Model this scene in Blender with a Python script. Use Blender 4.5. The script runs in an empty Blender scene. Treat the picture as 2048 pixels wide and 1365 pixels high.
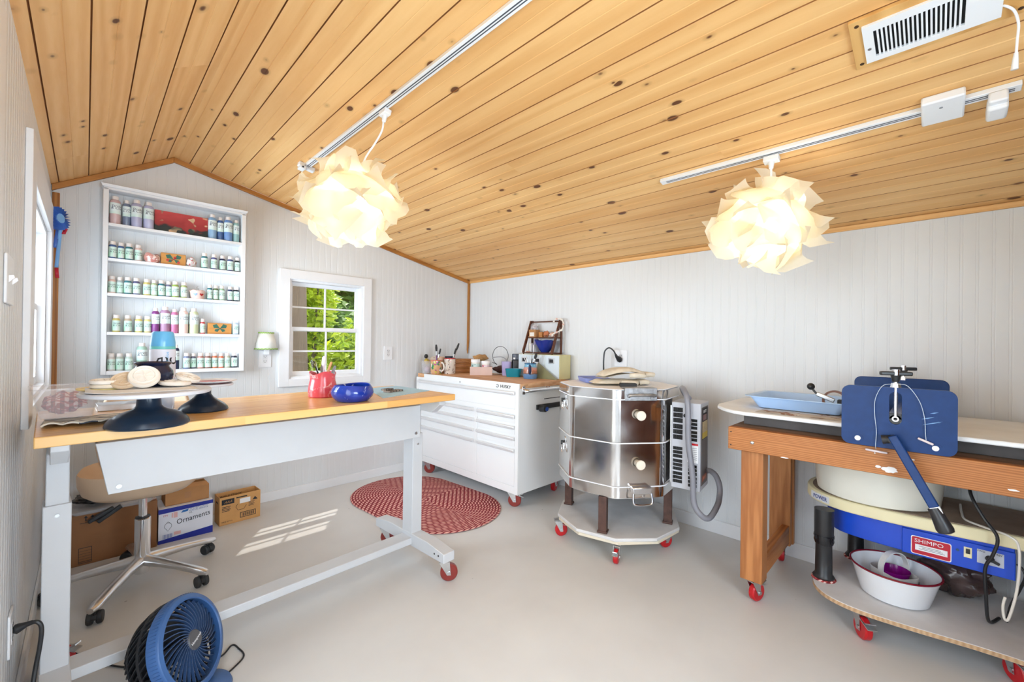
import bpy, math, random
from mathutils import Vector as V, Matrix as M, Euler, noise
R = math.radians
PI = math.pi
C = bpy.context.scene.collection
sc = bpy.context.scene
random.seed(7)

# ------------------------------------------------------------------ geometry builder
class G:
    def __init__(s):
        s.v = []; s.f = []; s.m = []; s.T = M.Identity(4); s.mi = 0
    def add(s, vs, fs):
        b = len(s.v)
        s.v += [s.T @ V(p) for p in vs]
        for f in fs:
            s.f.append(tuple(i + b for i in f)); s.m.append(s.mi)
        return s
    def box(s, x0, x1, y0, y1, z0, z1):
        vs = [(x, y, z) for z in (z0, z1) for y in (y0, y1) for x in (x0, x1)]
        return s.add(vs, [(0, 2, 3, 1), (4, 5, 7, 6), (0, 1, 5, 4), (2, 6, 7, 3), (0, 4, 6, 2), (1, 3, 7, 5)])
    def cbox(s, c, d):
        return s.box(c[0]-d[0]/2, c[0]+d[0]/2, c[1]-d[1]/2, c[1]+d[1]/2, c[2]-d[2]/2, c[2]+d[2]/2)
    def hexa(s, p):   # 8 points, bottom 4 ccw then top 4 ccw
        return s.add(p, [(3, 2, 1, 0), (4, 5, 6, 7), (0, 1, 5, 4), (1, 2, 6, 5), (2, 3, 7, 6), (3, 0, 4, 7)])
    def bar(s, a, b, w, h, up=(0, 0, 1)):
        a = V(a); b = V(b); d = (b - a).normalized(); u = V(up)
        x = d.cross(u)
        if x.length < 1e-4: x = d.cross(V((0, 1, 0)))
        x.normalize(); u = x.cross(d)
        q = [(-1, -1), (1, -1), (1, 1), (-1, 1)]
        ps = [a + x*w/2*i + u*h/2*j for i, j in q] + [b + x*w/2*i + u*h/2*j for i, j in q]
        return s.add(ps, [(0, 1, 2, 3), (7, 6, 5, 4), (0, 4, 5, 1), (1, 5, 6, 2), (2, 6, 7, 3), (3, 7, 4, 0)])
    def cyl(s, a, b, r0, r1=None, n=20):
        return s.tube([a, b], [r0, r0 if r1 is None else r1], n)
    def tube(s, pts, r, n=8, closed=False):
        pts = [V(p) for p in pts]; k = len(pts)
        rs = r if isinstance(r, (list, tuple)) else [r]*k
        vs = []; up = None
        for i, p in enumerate(pts):
            if closed: d = pts[(i+1) % k] - pts[i-1]
            else: d = pts[min(i+1, k-1)] - pts[max(i-1, 0)]
            d.normalize()
            if up is None:
                up = V((0, 0, 1)) if abs(d.z) < .9 else V((1, 0, 0))
            x = d.cross(up)
            if x.length < 1e-5: x = d.orthogonal()
            x.normalize(); up = x.cross(d).normalized()
            for j in range(n):
                t = 2*PI*j/n
                vs.append(p + (x*math.cos(t) + up*math.sin(t))*rs[i])
        fs = []
        for i in range(k if closed else k-1):
            i2 = (i+1) % k
            for j in range(n):
                fs.append((i*n+j, i2*n+j, i2*n+(j+1) % n, i*n+(j+1) % n))
        if not closed:
            fs.append(tuple(range(n))); fs.append(tuple(reversed(range((k-1)*n, k*n))))
        return s.add(vs, fs)
    def lathe(s, prof, n=32, c=(0, 0, 0), a0=0, a1=2*PI):
        full = abs(a1-a0-2*PI) < 1e-6
        k = len(prof); cols = n if full else n+1
        vs = []
        for j in range(cols):
            t = a0 + (a1-a0)*j/n
            for r, z in prof:
                vs.append((c[0]+r*math.cos(t), c[1]+r*math.sin(t), c[2]+z))
        fs = []
        for j in range(n):
            j2 = (j+1) % cols
            for i in range(k-1):
                fs.append((j*k+i, j2*k+i, j2*k+i+1, j*k+i+1))
        return s.add(vs, fs)
    def prism(s, poly, z0, z1):
        n = len(poly)
        vs = [(x, y, z0) for x, y in poly] + [(x, y, z1) for x, y in poly]
        fs = [tuple(reversed(range(n))), tuple(range(n, 2*n))]
        fs += [(i, (i+1) % n, n+(i+1) % n, n+i) for i in range(n)]
        return s.add(vs, fs)
    def sphere(s, c, r, n=16, k=10, sc=(1, 1, 1)):
        vs = [(c[0], c[1], c[2]+r*sc[2])]
        for i in range(1, k):
            t = PI*i/k
            for j in range(n):
                a = 2*PI*j/n
                vs.append((c[0]+r*sc[0]*math.sin(t)*math.cos(a), c[1]+r*sc[1]*math.sin(t)*math.sin(a), c[2]+r*sc[2]*math.cos(t)))
        vs.append((c[0], c[1], c[2]-r*sc[2]))
        fs = [(0, 1+j, 1+(j+1) % n) for j in range(n)]
        for i in range(k-2):
            for j in range(n):
                fs.append((1+i*n+j, 1+(i+1)*n+j, 1+(i+1)*n+(j+1) % n, 1+i*n+(j+1) % n))
        e = len(vs)-1; b = 1+(k-2)*n
        fs += [(e, b+(j+1) % n, b+j) for j in range(n)]
        return s.add(vs, fs)
    def grid(s, fn, nu, nv):
        vs = [fn(i/nu, j/nv) for i in range(nu+1) for j in range(nv+1)]
        fs = [(i*(nv+1)+j, (i+1)*(nv+1)+j, (i+1)*(nv+1)+j+1, i*(nv+1)+j+1) for i in range(nu) for j in range(nv)]
        return s.add(vs, fs)

def smoothpath(pts, k=6, closed=False):
    pts = [V(p) for p in pts]; n = len(pts); out = []
    for i in range(n if closed else n-1):
        if closed: p0, p1, p2, p3 = pts[i-1], pts[i], pts[(i+1) % n], pts[(i+2) % n]
        else: p0, p1, p2, p3 = pts[max(i-1, 0)], pts[i], pts[i+1], pts[min(i+2, n-1)]
        for j in range(k):
            t = j/k
            out.append(.5*((2*p1) + (p2-p0)*t + (2*p0-5*p1+4*p2-p3)*t*t + (3*p1-p0-3*p2+p3)*t*t*t))
    if not closed: out.append(pts[-1])
    return out

def rrect(w, h, r, n=5, cx=0, cy=0):
    out = []
    for sx, sy, a in ((1, 1, 0), (-1, 1, 90), (-1, -1, 180), (1, -1, 270)):
        for i in range(n+1):
            t = R(a + 90*i/n)
            out.append((cx+sx*(w/2-r)+r*math.cos(t), cy+sy*(h/2-r)+r*math.sin(t)))
    return out

def obj(name, g, mats, parent=None, loc=None, rot=None, bev=0, ang=35, sub=0, solid=0, flat=False):
    me = bpy.data.meshes.new(name)
    me.from_pydata([tuple(p) for p in g.v], [], g.f)
    for m in (mats if isinstance(mats, (list, tuple)) else [mats]): me.materials.append(m)
    for p, mi in zip(me.polygons, g.m): p.material_index = mi
    me.validate()
    if not flat:
        for p in me.polygons: p.use_smooth = True
        me.set_sharp_from_angle(angle=R(ang))
    o = bpy.data.objects.new(name, me); C.objects.link(o)
    if parent is not None: o.parent = parent
    if loc is not None: o.location = loc
    if rot is not None: o.rotation_euler = rot
    if solid:
        md = o.modifiers.new('thick', 'SOLIDIFY'); md.thickness = solid; md.offset = 0
    if bev:
        md = o.modifiers.new('bev', 'BEVEL'); md.width = bev; md.segments = 2; md.limit_method = 'ANGLE'; md.angle_limit = R(40)
        md.harden_normals = False
    if sub:
        md = o.modifiers.new('sub', 'SUBSURF'); md.levels = sub; md.render_levels = sub
    return o

def tag(o, label, cat, group=None, kind=None):
    o['label'] = label; o['category'] = cat
    if group: o['group'] = group
    if kind: o['kind'] = kind
    return o
def thing(name, label, cat, loc=(0, 0, 0), rz=0, group=None, rot=None):
    o = bpy.data.objects.new(name, None); C.objects.link(o)
    o.empty_display_size = .05
    o.location = loc; o.rotation_euler = rot if rot else (0, 0, rz)
    return tag(o, label, cat, group)
def single(name, g, mats, label, cat, group=None, **k):
    return tag(obj(name, g, mats, **k), label, cat, group)
def struct(name, g, mats, label, cat, parent=None, **k):
    o = obj(name, g, mats, parent, **k)
    if parent is None: tag(o, label, cat, None, 'structure')
    return o
def copy_tree(o, parent=None):
    kids = [c for c in bpy.data.objects if c.parent == o]
    c = o.copy(); C.objects.link(c)
    if parent is not None: c.parent = parent
    for k in kids: copy_tree(k, c)
    return c
def look(n):     # rotation taking local +Z to n, local +Y staying as upright as possible
    z = V(n).normalized(); x = V((0, 0, 1)).cross(z).normalized(); y = z.cross(x)
    return M((x, y, z)).transposed()

_fonts = {}
def letters(txt, size, ext=.0004, align='CENTER', shear=0, space=1.0, width=1.0):
    cu = bpy.data.curves.new('lettering', 'FONT'); cu.body = txt; cu.size = size; cu.extrude = ext
    cu.align_x = align; cu.align_y = 'CENTER'; cu.shear = shear; cu.space_character = space
    cu.resolution_u = 2
    o = bpy.data.objects.new('lettering', cu); C.objects.link(o)
    bpy.context.view_layer.update()
    me = bpy.data.meshes.new_from_object(o.evaluated_get(bpy.context.evaluated_depsgraph_get()))
    bpy.data.objects.remove(o); bpy.data.curves.remove(cu)
    g = G()
    g.v = [V((v.co.x*width, v.co.y, v.co.z)) for v in me.vertices]
    g.f = [tuple(p.vertices) for p in me.polygons]; g.m = [0]*len(g.f)
    bpy.data.meshes.remove(me)
    return g
def text(txt, size, mat, parent, mtx, name='lettering', **k):
    g = letters(txt, size, **k)
    g.v = [mtx @ p for p in g.v]
    return obj(name, g, mat, parent, flat=True)
def onface(origin, right, up):     # text plane matrix: x -> right, y -> up
    r = V(right).normalized(); u = V(up).normalized(); n = r.cross(u)
    m = M((r, u, n)).transposed().to_4x4(); m.translation = V(origin)
    return m

# ------------------------------------------------------------------ materials
class NB:
    def __init__(s, name, base=(.8, .8, .8), rough=.5, metal=0, spec=.5):
        s.mat = bpy.data.materials.new(name); s.mat.use_nodes = True
        s.nt = s.mat.node_tree; s.b = s.nt.nodes['Principled BSDF']
        s.set('Base Color', base); s.set('Roughness', rough); s.set('Metallic', metal); s.set('Specular IOR Level', spec)
    def put(s, sock, v):
        if isinstance(v, bpy.types.NodeSocket): s.nt.links.new(v, sock)
        elif isinstance(v, (tuple, list)) and len(v) == 3 and sock.type == 'RGBA': sock.default_value = (*v, 1)
        else: sock.default_value = v
    def set(s, k, v): s.put(s.b.inputs[k], v); return s
    def n(s, t, **k):
        nd = s.nt.nodes.new(t)
        for a, b in k.items(): setattr(nd, a, b)
        return nd
    def co(s): return s.n('ShaderNodeTexCoord').outputs['Object']
    def sep(s, v):
        nd = s.n('ShaderNodeSeparateXYZ'); s.put(nd.inputs[0], v); return nd.outputs
    def comb(s, x, y, z):
        nd = s.n('ShaderNodeCombineXYZ')
        for i, q in enumerate((x, y, z)): s.put(nd.inputs[i], q)
        return nd.outputs[0]
    def m(s, op, a, b=0.0, c=None, clamp=False):
        nd = s.n('ShaderNodeMath', operation=op, use_clamp=clamp)
        s.put(nd.inputs[0], a); s.put(nd.inputs[1], b)
        if c is not None: s.put(nd.inputs[2], c)
        return nd.outputs[0]
    def noise(s, vec, scale=5, detail=3, rough=.5, dist=0, col=False):
        nd = s.n('ShaderNodeTexNoise'); s.put(nd.inputs['Vector'], vec)
        for k, v in (('Scale', scale), ('Detail', detail), ('Roughness', rough), ('Distortion', dist)): s.put(nd.inputs[k], v)
        return nd.outputs['Color' if col else 'Fac']
    def vor(s, vec, scale=5, feature='F1', rnd=1):
        nd = s.n('ShaderNodeTexVoronoi', feature=feature); s.put(nd.inputs['Vector'], vec); s.put(nd.inputs['Scale'], scale); s.put(nd.inputs['Randomness'], rnd)
        return nd.outputs
    def white(s, v):
        nd = s.n('ShaderNodeTexWhiteNoise'); s.put(nd.inputs['Vector'], v); return nd.outputs
    def ramp(s, f, stops, interp='LINEAR'):
        nd = s.n('ShaderNodeValToRGB'); s.put(nd.inputs[0], f); r = nd.color_ramp; r.interpolation = interp
        while len(r.elements) < len(stops): r.elements.new(1)
        for e, (p, c) in zip(r.elements, stops):
            e.position = p; e.color = (*c, 1) if len(c) == 3 else c
        return nd.outputs[0]
    def mix(s, f, a, b, bl='MIX'):
        nd = s.n('ShaderNodeMix', data_type='RGBA', blend_type=bl)
        s.put(nd.inputs[0], f); s.put(nd.inputs[6], a); s.put(nd.inputs[7], b)
        return nd.outputs[2]
    def bump(s, h, strength=.3, dist=.01):
        nd = s.n('ShaderNodeBump'); s.put(nd.inputs['Height'], h); nd.inputs['Strength'].default_value = strength; nd.inputs['Distance'].default_value = dist
        s.nt.links.new(nd.outputs[0], s.b.inputs['Normal']); return s
    def vmul(s, v, k):
        nd = s.n('ShaderNodeVectorMath', operation='MULTIPLY'); s.put(nd.inputs[0], v); nd.inputs[1].default_value = k; return nd.outputs[0]

def lin(r, g, b):   # sRGB 0-255 to linear
    return tuple(((c/255)/12.92 if c/255 <= .04045 else ((c/255+.055)/1.055)**2.4) for c in (r, g, b))
_mc = {}
def plain(name, rgb, rough=.5, metal=0, var=.06, scale=8, bump=0, bscale=60, spec=.5, **k):
    if name in _mc: return _mc[name]
    b = NB(name, rgb, rough, metal, spec)
    co = b.co()
    nz = b.noise(co, scale, 3)
    lo = tuple(c*(1-var) for c in rgb); hi = tuple(min(1, c*(1+var)) for c in rgb)
    b.set('Base Color', b.ramp(nz, [(.3, lo), (.7, hi)]))
    if bump: b.bump(b.noise(co, bscale, 2), bump, .002)
    for kk, vv in k.items(): b.set(kk.replace('_', ' '), vv)
    _mc[name] = b.mat
    return b.mat

def wood(name, c1, c2, ax=1, scale=1.0, rough=.45, knots=0, bump=.1, spec=.4, ring=1.0, strips=None, wv=.5):
    """grain along axis ax; strips = (axis, pitch, length) gives glued or laid boards their own tone"""
    b = NB(name, c1, rough, 0, spec)
    co = b.co(); X = b.sep(co)
    ks = [9.0*scale]*3; ks[ax] = .7*scale
    base = b.vmul(co, tuple(ks))
    tone = None
    if strips:
        sa, pitch, ln = strips
        i = b.m('FLOOR', b.m('DIVIDE', X[sa], pitch))
        j = b.m('FLOOR', b.m('DIVIDE', b.m('ADD', X[ax], b.m('MULTIPLY', i, .37*ln)), ln))
        w = b.white(b.comb(i, j, 0.0)); tone = w[0]
        nd = b.n('ShaderNodeVectorMath', operation='MULTIPLY_ADD'); b.put(nd.inputs[0], w[1]); nd.inputs[1].default_value = (30, 30, 30); b.put(nd.inputs[2], base)
        base = nd.outputs[0]
    warp = b.noise(base, .8, 2, .5)
    nd = b.n('ShaderNodeTexWave', wave_type='BANDS', bands_direction='XYZ'[(ax+1) % 3] if strips is None or strips[0] != ax else 'X')
    nd.inputs['Scale'].default_value = .9*ring; nd.inputs['Distortion'].default_value = 7; nd.inputs['Detail'].default_value = 2; nd.inputs['Detail Scale'].default_value = .7
    b.put(nd.inputs['Vector'], base)
    fine = b.noise(b.vmul(base, (6, 6, 6)), 1.0, 3, .6)
    f = b.m('ADD', b.m('MULTIPLY', nd.outputs['Fac'], wv), b.m('ADD', b.m('MULTIPLY', warp, .35), b.m('MULTIPLY', fine, .25)))
    if tone is not None: f = b.m('ADD', f, b.m('MULTIPLY', b.m('SUBTRACT', tone, .5), .30))
    col = b.ramp(f, [(.15, c1), (.95, c2)])
    if knots:
        kv = [14.0]*3; kv[ax] = 8.0
        if strips: kv[2] = 0.0
        kc = b.vmul(co, tuple(kv))
        w2 = b.noise(co, 14, 1, .5, 0, True)
        nd = b.n('ShaderNodeVectorMath', operation='MULTIPLY_ADD'); b.put(nd.inputs[0], w2); nd.inputs[1].default_value = (.10, .10, .10); b.put(nd.inputs[2], kc)
        vo = b.vor(nd.outputs[0], 1.0)
        rnd = b.sep(vo['Color'])
        rad = b.m('MULTIPLY', b.m('SUBTRACT', rnd[0], 1-knots, clamp=True), .5)
        q = b.m('SUBTRACT', vo['Distance'], rad)
        dark = b.ramp(q, [(0, (1, 1, 1)), (.045, (0, 0, 0))])
        halo = b.ramp(q, [(0, (1, 1, 1)), (.16, (0, 0, 0))])
        on = b.m('GREATER_THAN', rnd[0], 1-knots)
        col = b.mix(b.m('MULTIPLY', b.m('MULTIPLY', halo, on), .5), col, tuple(c*.55 for c in c2))
        col = b.mix(b.m('MULTIPLY', b.m('MULTIPLY', dark, on), .94), col, (.10, .026, .007))
    b.set('Base Color', col)
    b.set('Roughness', b.ramp(fine, [(.2, (rough*.85,)*3), (.8, (rough*1.2,)*3)]))
    if bump: b.bump(fine, bump, .002)
    return b.mat

W = lin
M_wall = plain('painted_board', W(223, 225, 227), .42, var=.015, scale=2, spec=.35)
M_white = plain('white_enamel', W(204, 205, 208), .32, var=.02, bump=0)
M_trimw = plain('white_trim', W(234, 235, 238), .35, var=.015)
M_chest = plain('chest_white', W(236, 236, 236), .3, var=.015, scale=3)
M_ceil = wood('pine_boards', W(240, 194, 132), W(216, 156, 90), ax=1, scale=1.5, rough=.5, knots=.40, bump=.06, strips=(0, .127, 9.0), wv=.32)
M_groove = plain('board_gap_shade', W(156, 98, 50), .7, var=.2)  # shade of the gaps put into the colour of the groove faces
M_trim = wood('pine_trim', W(196, 134, 66), W(140, 84, 34), ax=2, scale=2.2, rough=.45, bump=.1)
M_trimx = wood('pine_trim_rake', W(196, 134, 66), W(140, 84, 34), ax=0, scale=2.2, rough=.45, bump=.1)
M_butcher = wood('butcher_block', W(240, 196, 130), W(216, 158, 88), ax=0, scale=1.1, rough=.3, bump=.05, strips=(1, .045, .6))
M_ctop = wood('chest_top_wood', W(226, 180, 138), W(196, 142, 98), ax=1, scale=1.1, rough=.5, bump=.05, strips=(0, .05, .7))
M_bench = wood('bench_fir', W(196, 130, 74), W(146, 86, 42), ax=1, scale=3.2, rough=.5, bump=.15, ring=1.4)
M_benchz = wood('bench_fir_upright', W(198, 134, 80), W(150, 90, 46), ax=2, scale=3.2, rough=.5, bump=.15, ring=1.4)
M_crate = wood('crate_wood', W(200, 140, 78), W(150, 92, 40), ax=1, scale=2, rough=.5)
M_darkwood = wood('walnut_stain', W(112, 62, 36), W(66, 34, 20), ax=2, scale=2.5, rough=.4)
M_ply = plain('plywood_painted', W(216, 214, 214), .6, var=.07, scale=9, bump=.15)
M_plyedge = wood('plywood_edge', W(208, 176, 140), W(170, 134, 98), ax=0, scale=2, rough=.6)
M_chrome = plain('chrome', (.82, .82, .84), .12, 1, var=.03)
M_alu = plain('brushed_aluminium', (.72, .72, .73), .3, 1, var=.05, scale=20)
M_zinc = plain('zinc_plate', (.62, .63, .64), .32, 1, var=.12, scale=25)
M_black = plain('black_plastic', (.018, .018, .02), .38, var=.2)
M_blackm = plain('black_matte', (.02, .02, .021), .6, var=.2)
M_rubber = plain('rubber_dark', (.03, .03, .031), .6, var=.15)
M_red = plain('red_polyurethane', W(196, 26, 34), .3, var=.08)
M_redbrown = plain('brown_red_wheel', W(134, 48, 42), .35, var=.08)
M_greyp = plain('grey_plastic', W(150, 152, 158), .4, var=.05)
M_cream = plain('cream_plastic', W(240, 228, 186), .38, var=.03)
M_darkgap = plain('dark_void', (.006, .006, .006), .9, var=.1)
M_blue = plain('blue_enamel', W(16, 52, 106), .42, var=.10, scale=30, bump=.08, bscale=200, spec=.3)
M_ink = plain('dark_ink', (.012, .012, .016), .6, var=.1)
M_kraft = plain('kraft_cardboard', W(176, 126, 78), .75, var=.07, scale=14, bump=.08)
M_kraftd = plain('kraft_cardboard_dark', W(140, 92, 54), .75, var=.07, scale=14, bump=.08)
M_paper = plain('white_paper', W(238, 238, 240), .7, var=.03)

b = NB('painted_floor', W(214, 210, 204), .38, 0, .4)
co = b.co(); n1 = b.noise(co, 1.3, 4, .6); n2 = b.noise(co, 60, 2)
col = b.ramp(n1, [(.3, W(207, 205, 203)), (.7, W(220, 219, 217))])
sp = b.vor(co, 5.5); dots = b.ramp(b.m('SUBTRACT', sp['Distance'], b.m('MULTIPLY', b.sep(sp['Color'])[0], .03)), [(0, (1, 1, 1)), (.012, (0, 0, 0))])
col = b.mix(b.m('MULTIPLY', dots, .5), col, W(120, 112, 104))
b.set('Base Color', col); b.set('Roughness', b.ramp(n1, [(.3, (.3,)*3), (.7, (.45,)*3)])); b.bump(n2, .05, .002)
M_floor = b.mat

def glassmat(name, tint=(1, 1, 1), rough=.0, alpha=.0, op=.15, col=None):
    """thin clear sheet: transparent with a glossy coat (no refraction needed for a pane)"""
    m = bpy.data.materials.new(name); m.use_nodes = True; nt = m.node_tree; nt.nodes.clear()
    out = nt.nodes.new('ShaderNodeOutputMaterial'); mx = nt.nodes.new('ShaderNodeMixShader')
    tr = nt.nodes.new('ShaderNodeBsdfTransparent'); tr.inputs[0].default_value = (*tint, 1)
    if col:
        gl = nt.nodes.new('ShaderNodeBsdfPrincipled'); gl.inputs['Base Color'].default_value = (*col, 1); gl.inputs['Roughness'].default_value = max(rough, .15)
        mx.inputs[0].default_value = op
    else:
        gl = nt.nodes.new('ShaderNodeBsdfGlossy'); gl.inputs['Roughness'].default_value = rough
        fr = nt.nodes.new('ShaderNodeFresnel'); fr.inputs[0].default_value = 1.45
        mm = nt.nodes.new('ShaderNodeMath'); mm.operation = 'MULTIPLY'; mm.inputs[1].default_value = .8
        nt.links.new(fr.outputs[0], mm.inputs[0]); nt.links.new(mm.outputs[0], mx.inputs[0])
    nt.links.new(tr.outputs[0], mx.inputs[1]); nt.links.new(gl.outputs[0], mx.inputs[2]); nt.links.new(mx.outputs[0], out.inputs[0])
    return m
M_pane = glassmat('window_glass')
M_clear = glassmat('clear_plastic', col=W(225, 222, 224), op=.28)
M_frost = glassmat('frosted_plastic', col=W(240, 234, 236), op=.2)

def glaze(name, base, spot, scale=30, thr=.62, rough=.15, base2=None):
    b = NB(name, base, rough, 0, .6)
    co = b.co(); nz = b.noise(co, scale, 4, .65, 1.0); n2 = b.noise(co, scale*.35, 3)
    c = b.ramp(n2, [(.3, base), (.7, base2 or tuple(x*.6 for x in base))])
    b.set('Base Color', b.mix(b.ramp(nz, [(thr-.03, (0, 0, 0)), (thr+.04, (1, 1, 1))]), c, spot))
    b.bump(nz, .15, .003)
    return b.mat
# ------------------------------------------------------------------ room
X0, X2, Y1, YF = -.16, 3.107, 3.796, -1.25
XR, ZR = .42, 2.569
SL, SR = .598, .2118
def ztop(x): return ZR - (SL*(XR-x) if x < XR else SR*(x-XR))

def bead(u0, u1, per=.0545, off=0.0, extra=()):
    pts = {round(u0, 5): 0.0, round(u1, 5): 0.0}
    k = math.floor((u0-off)/per)
    while off + k*per < u1:
        g0 = off + k*per
        for a in (g0, g0+.010):
            for du, d in ((-.0025, 0), (0, .0010), (.0025, 0)):
                if u0 < a+du < u1: pts[round(a+du, 5)] = d
        k += 1
    for e in extra:
        for q in (e-.0002, e+.0002): pts[round(q, 5)] = 0.0
    return sorted(pts.items())

def beadwall(place, u0, u1, top, holes=(), off=0.0):
    """place(u, d, z) -> point; d is the depth of the groove behind the face"""
    g = G(); ex = []
    for h in holes: ex += [h[0], h[1]]
    P = bead(u0, u1, off=off, extra=ex)
    for (a, da), (b, db) in zip(P, P[1:]):
        mid = (a+b)/2
        segs = [(0.0, None)]
        for h in holes:
            if h[0] < mid < h[1]: segs = [(0.0, h[2]), (h[3], None)]
        for z0, z1 in segs:
            ta = top(a) if z1 is None else z1; tb = top(b) if z1 is None else z1
            g.add([place(a, da, z0), place(b, db, z0), place(b, db, tb), place(a, da, ta)], [(0, 1, 2, 3)])
    return g

win1 = (1.187, 1.828, .976, 1.81)
win2 = (2.45, 3.50, 1.03, 1.885)
win_added = (.0, 1.15, .55, 1.95)
gw = beadwall(lambda u, d, z: (u, Y1+d, z), X0, X2, lambda x: ztop(x)+.01, [win1])
struct('wall_back', gw, M_wall, 'white beadboard gable wall with the paint shelf and the small window', 'wall', ang=20)
gw = beadwall(lambda u, d, z: (X2+d, u, z), YF, Y1, lambda x: 2.02, [], off=.012)
struct('wall_right', gw, M_wall, 'white beadboard low wall behind the kiln and the workbench', 'wall', ang=20)
gw = beadwall(lambda u, d, z: (X0-d, u, z), YF, Y1, lambda x: ztop(X0)+.01, [win2, (.36, 1.28, .26, 1.99)])
struct('wall_left', gw, M_wall, 'white beadboard wall at the left edge with the light switch and side window', 'wall', ang=20)
gw = beadwall(lambda u, d, z: (u, YF-d, z), X0, X2, lambda x: ztop(x)+.01, [win_added])
struct('wall_front', gw, M_wall, 'white beadboard gable wall behind the viewer', 'wall', ang=20)

g = G(); g.box(X0-.02, X2+.02, YF-.02, Y1+.02, -.05, 0)
struct('floor', g, M_floor, 'off-white painted floor of the pottery room', 'floor')

def boards(x0, x1, f):
    pts = []
    P = .127
    k = math.floor(x0/P)-1
    while k*P < x1+P:
        for du, d in ((-.0025, 0), (-.0012, .008), (.0012, .008), (.0025, 0), (P/2-.0022, 0), (P/2, .0018), (P/2+.0022, 0)):
            x = k*P+du
            if x0 < x < x1: pts.append((x, d))
        k += 1
    pts = [(x0, 0)] + pts + [(x1, 0)]
    g = G()
    for (a, da), (b, db) in zip(pts, pts[1:]):
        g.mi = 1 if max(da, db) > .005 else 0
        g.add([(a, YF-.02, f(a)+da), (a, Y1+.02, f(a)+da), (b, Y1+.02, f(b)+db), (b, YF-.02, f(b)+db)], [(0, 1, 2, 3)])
    return g
g = boards(X0-.03, XR, ztop)
g2 = boards(XR, X2+.03, ztop)
n0 = len(g.v); g.v += g2.v; g.f += [tuple(i+n0 for i in f) for f in g2.f]; g.m += g2.m
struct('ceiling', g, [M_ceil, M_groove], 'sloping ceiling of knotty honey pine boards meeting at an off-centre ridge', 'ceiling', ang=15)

# wood trim
def rake(xa, xb, w, t):
    g = G(); za, zb = ztop(xa)-.001, ztop(xb)-.001
    g.hexa([(xa, Y1-t, za-w), (xb, Y1-t, zb-w), (xb, Y1-.0003, zb-w), (xa, Y1-.0003, za-w), (xa, Y1-t, za), (xb, Y1-t, zb), (xb, Y1-.0003, zb), (xa, Y1-.0003, za)])
    return g
struct('trim_1', rake(X0+.004, XR, .038, .022), M_trimx, 'pine trim along the short left slope of the gable', 'trim', bev=.003)
struct('trim_2', rake(XR, X2-.004, .034, .022), M_trimx, 'pine trim along the long right slope of the gable', 'trim', bev=.003)
g = G(); g.box(X0+.006, X0+.038, Y1-.018, Y1-.0003, .1, ztop(X0)-.045)
struct('trim_3', g, M_trim, 'upright pine trim in the left corner behind the blue rosette', 'trim', bev=.003)
g = G(); a, c = X2-.030, X2-.003
g.hexa([(c-.012, Y1-.016, 1.16), (c, Y1-.016, 1.26), (c, Y1-.0003, 1.26), (c-.012, Y1-.0003, 1.16), (a, Y1-.016, 1.98), (c, Y1-.016, 1.98), (c, Y1-.0003, 1.98), (a, Y1-.0003, 1.98)])
g = G(); g.prism([(a, 1.21), (a+.008, 1.17), (c, 1.33), (c, 1.975), (a, 1.982)], 0, .016)
g.v = [V((p.x, Y1-.0003-p.z, p.y)) for p in g.v]
struct('trim_4', g, M_trim, 'upright pine trim in the far corner ending in a point above the tool chest', 'trim', bev=.002)
g = G(); g.box(X2-.016, X2-.0003, YF, Y1-.02, 1.974, 2.0)
struct('trim_5', g, M_ceil, 'thin pine strip along the top of the low right wall', 'trim')
g = G(); g.box(X0, X2, Y1-.014, Y1-.0003, 0, .075)
struct('baseboard_back', g, M_trimw, 'white baseboard under the gable wall', 'baseboard', bev=.003)
g = G(); g.box(X2-.014, X2-.0003, YF, Y1-.02, 0, .09)
struct('baseboard_right', g, M_trimw, 'white baseboard along the right wall', 'baseboard', bev=.003)
g = G(); g.box(X0+.0003, X0+.012, YF, Y1-.02, 0, .09)
struct('baseboard_left', g, M_trimw, 'white baseboard along the left wall', 'baseboard', bev=.003)

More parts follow.
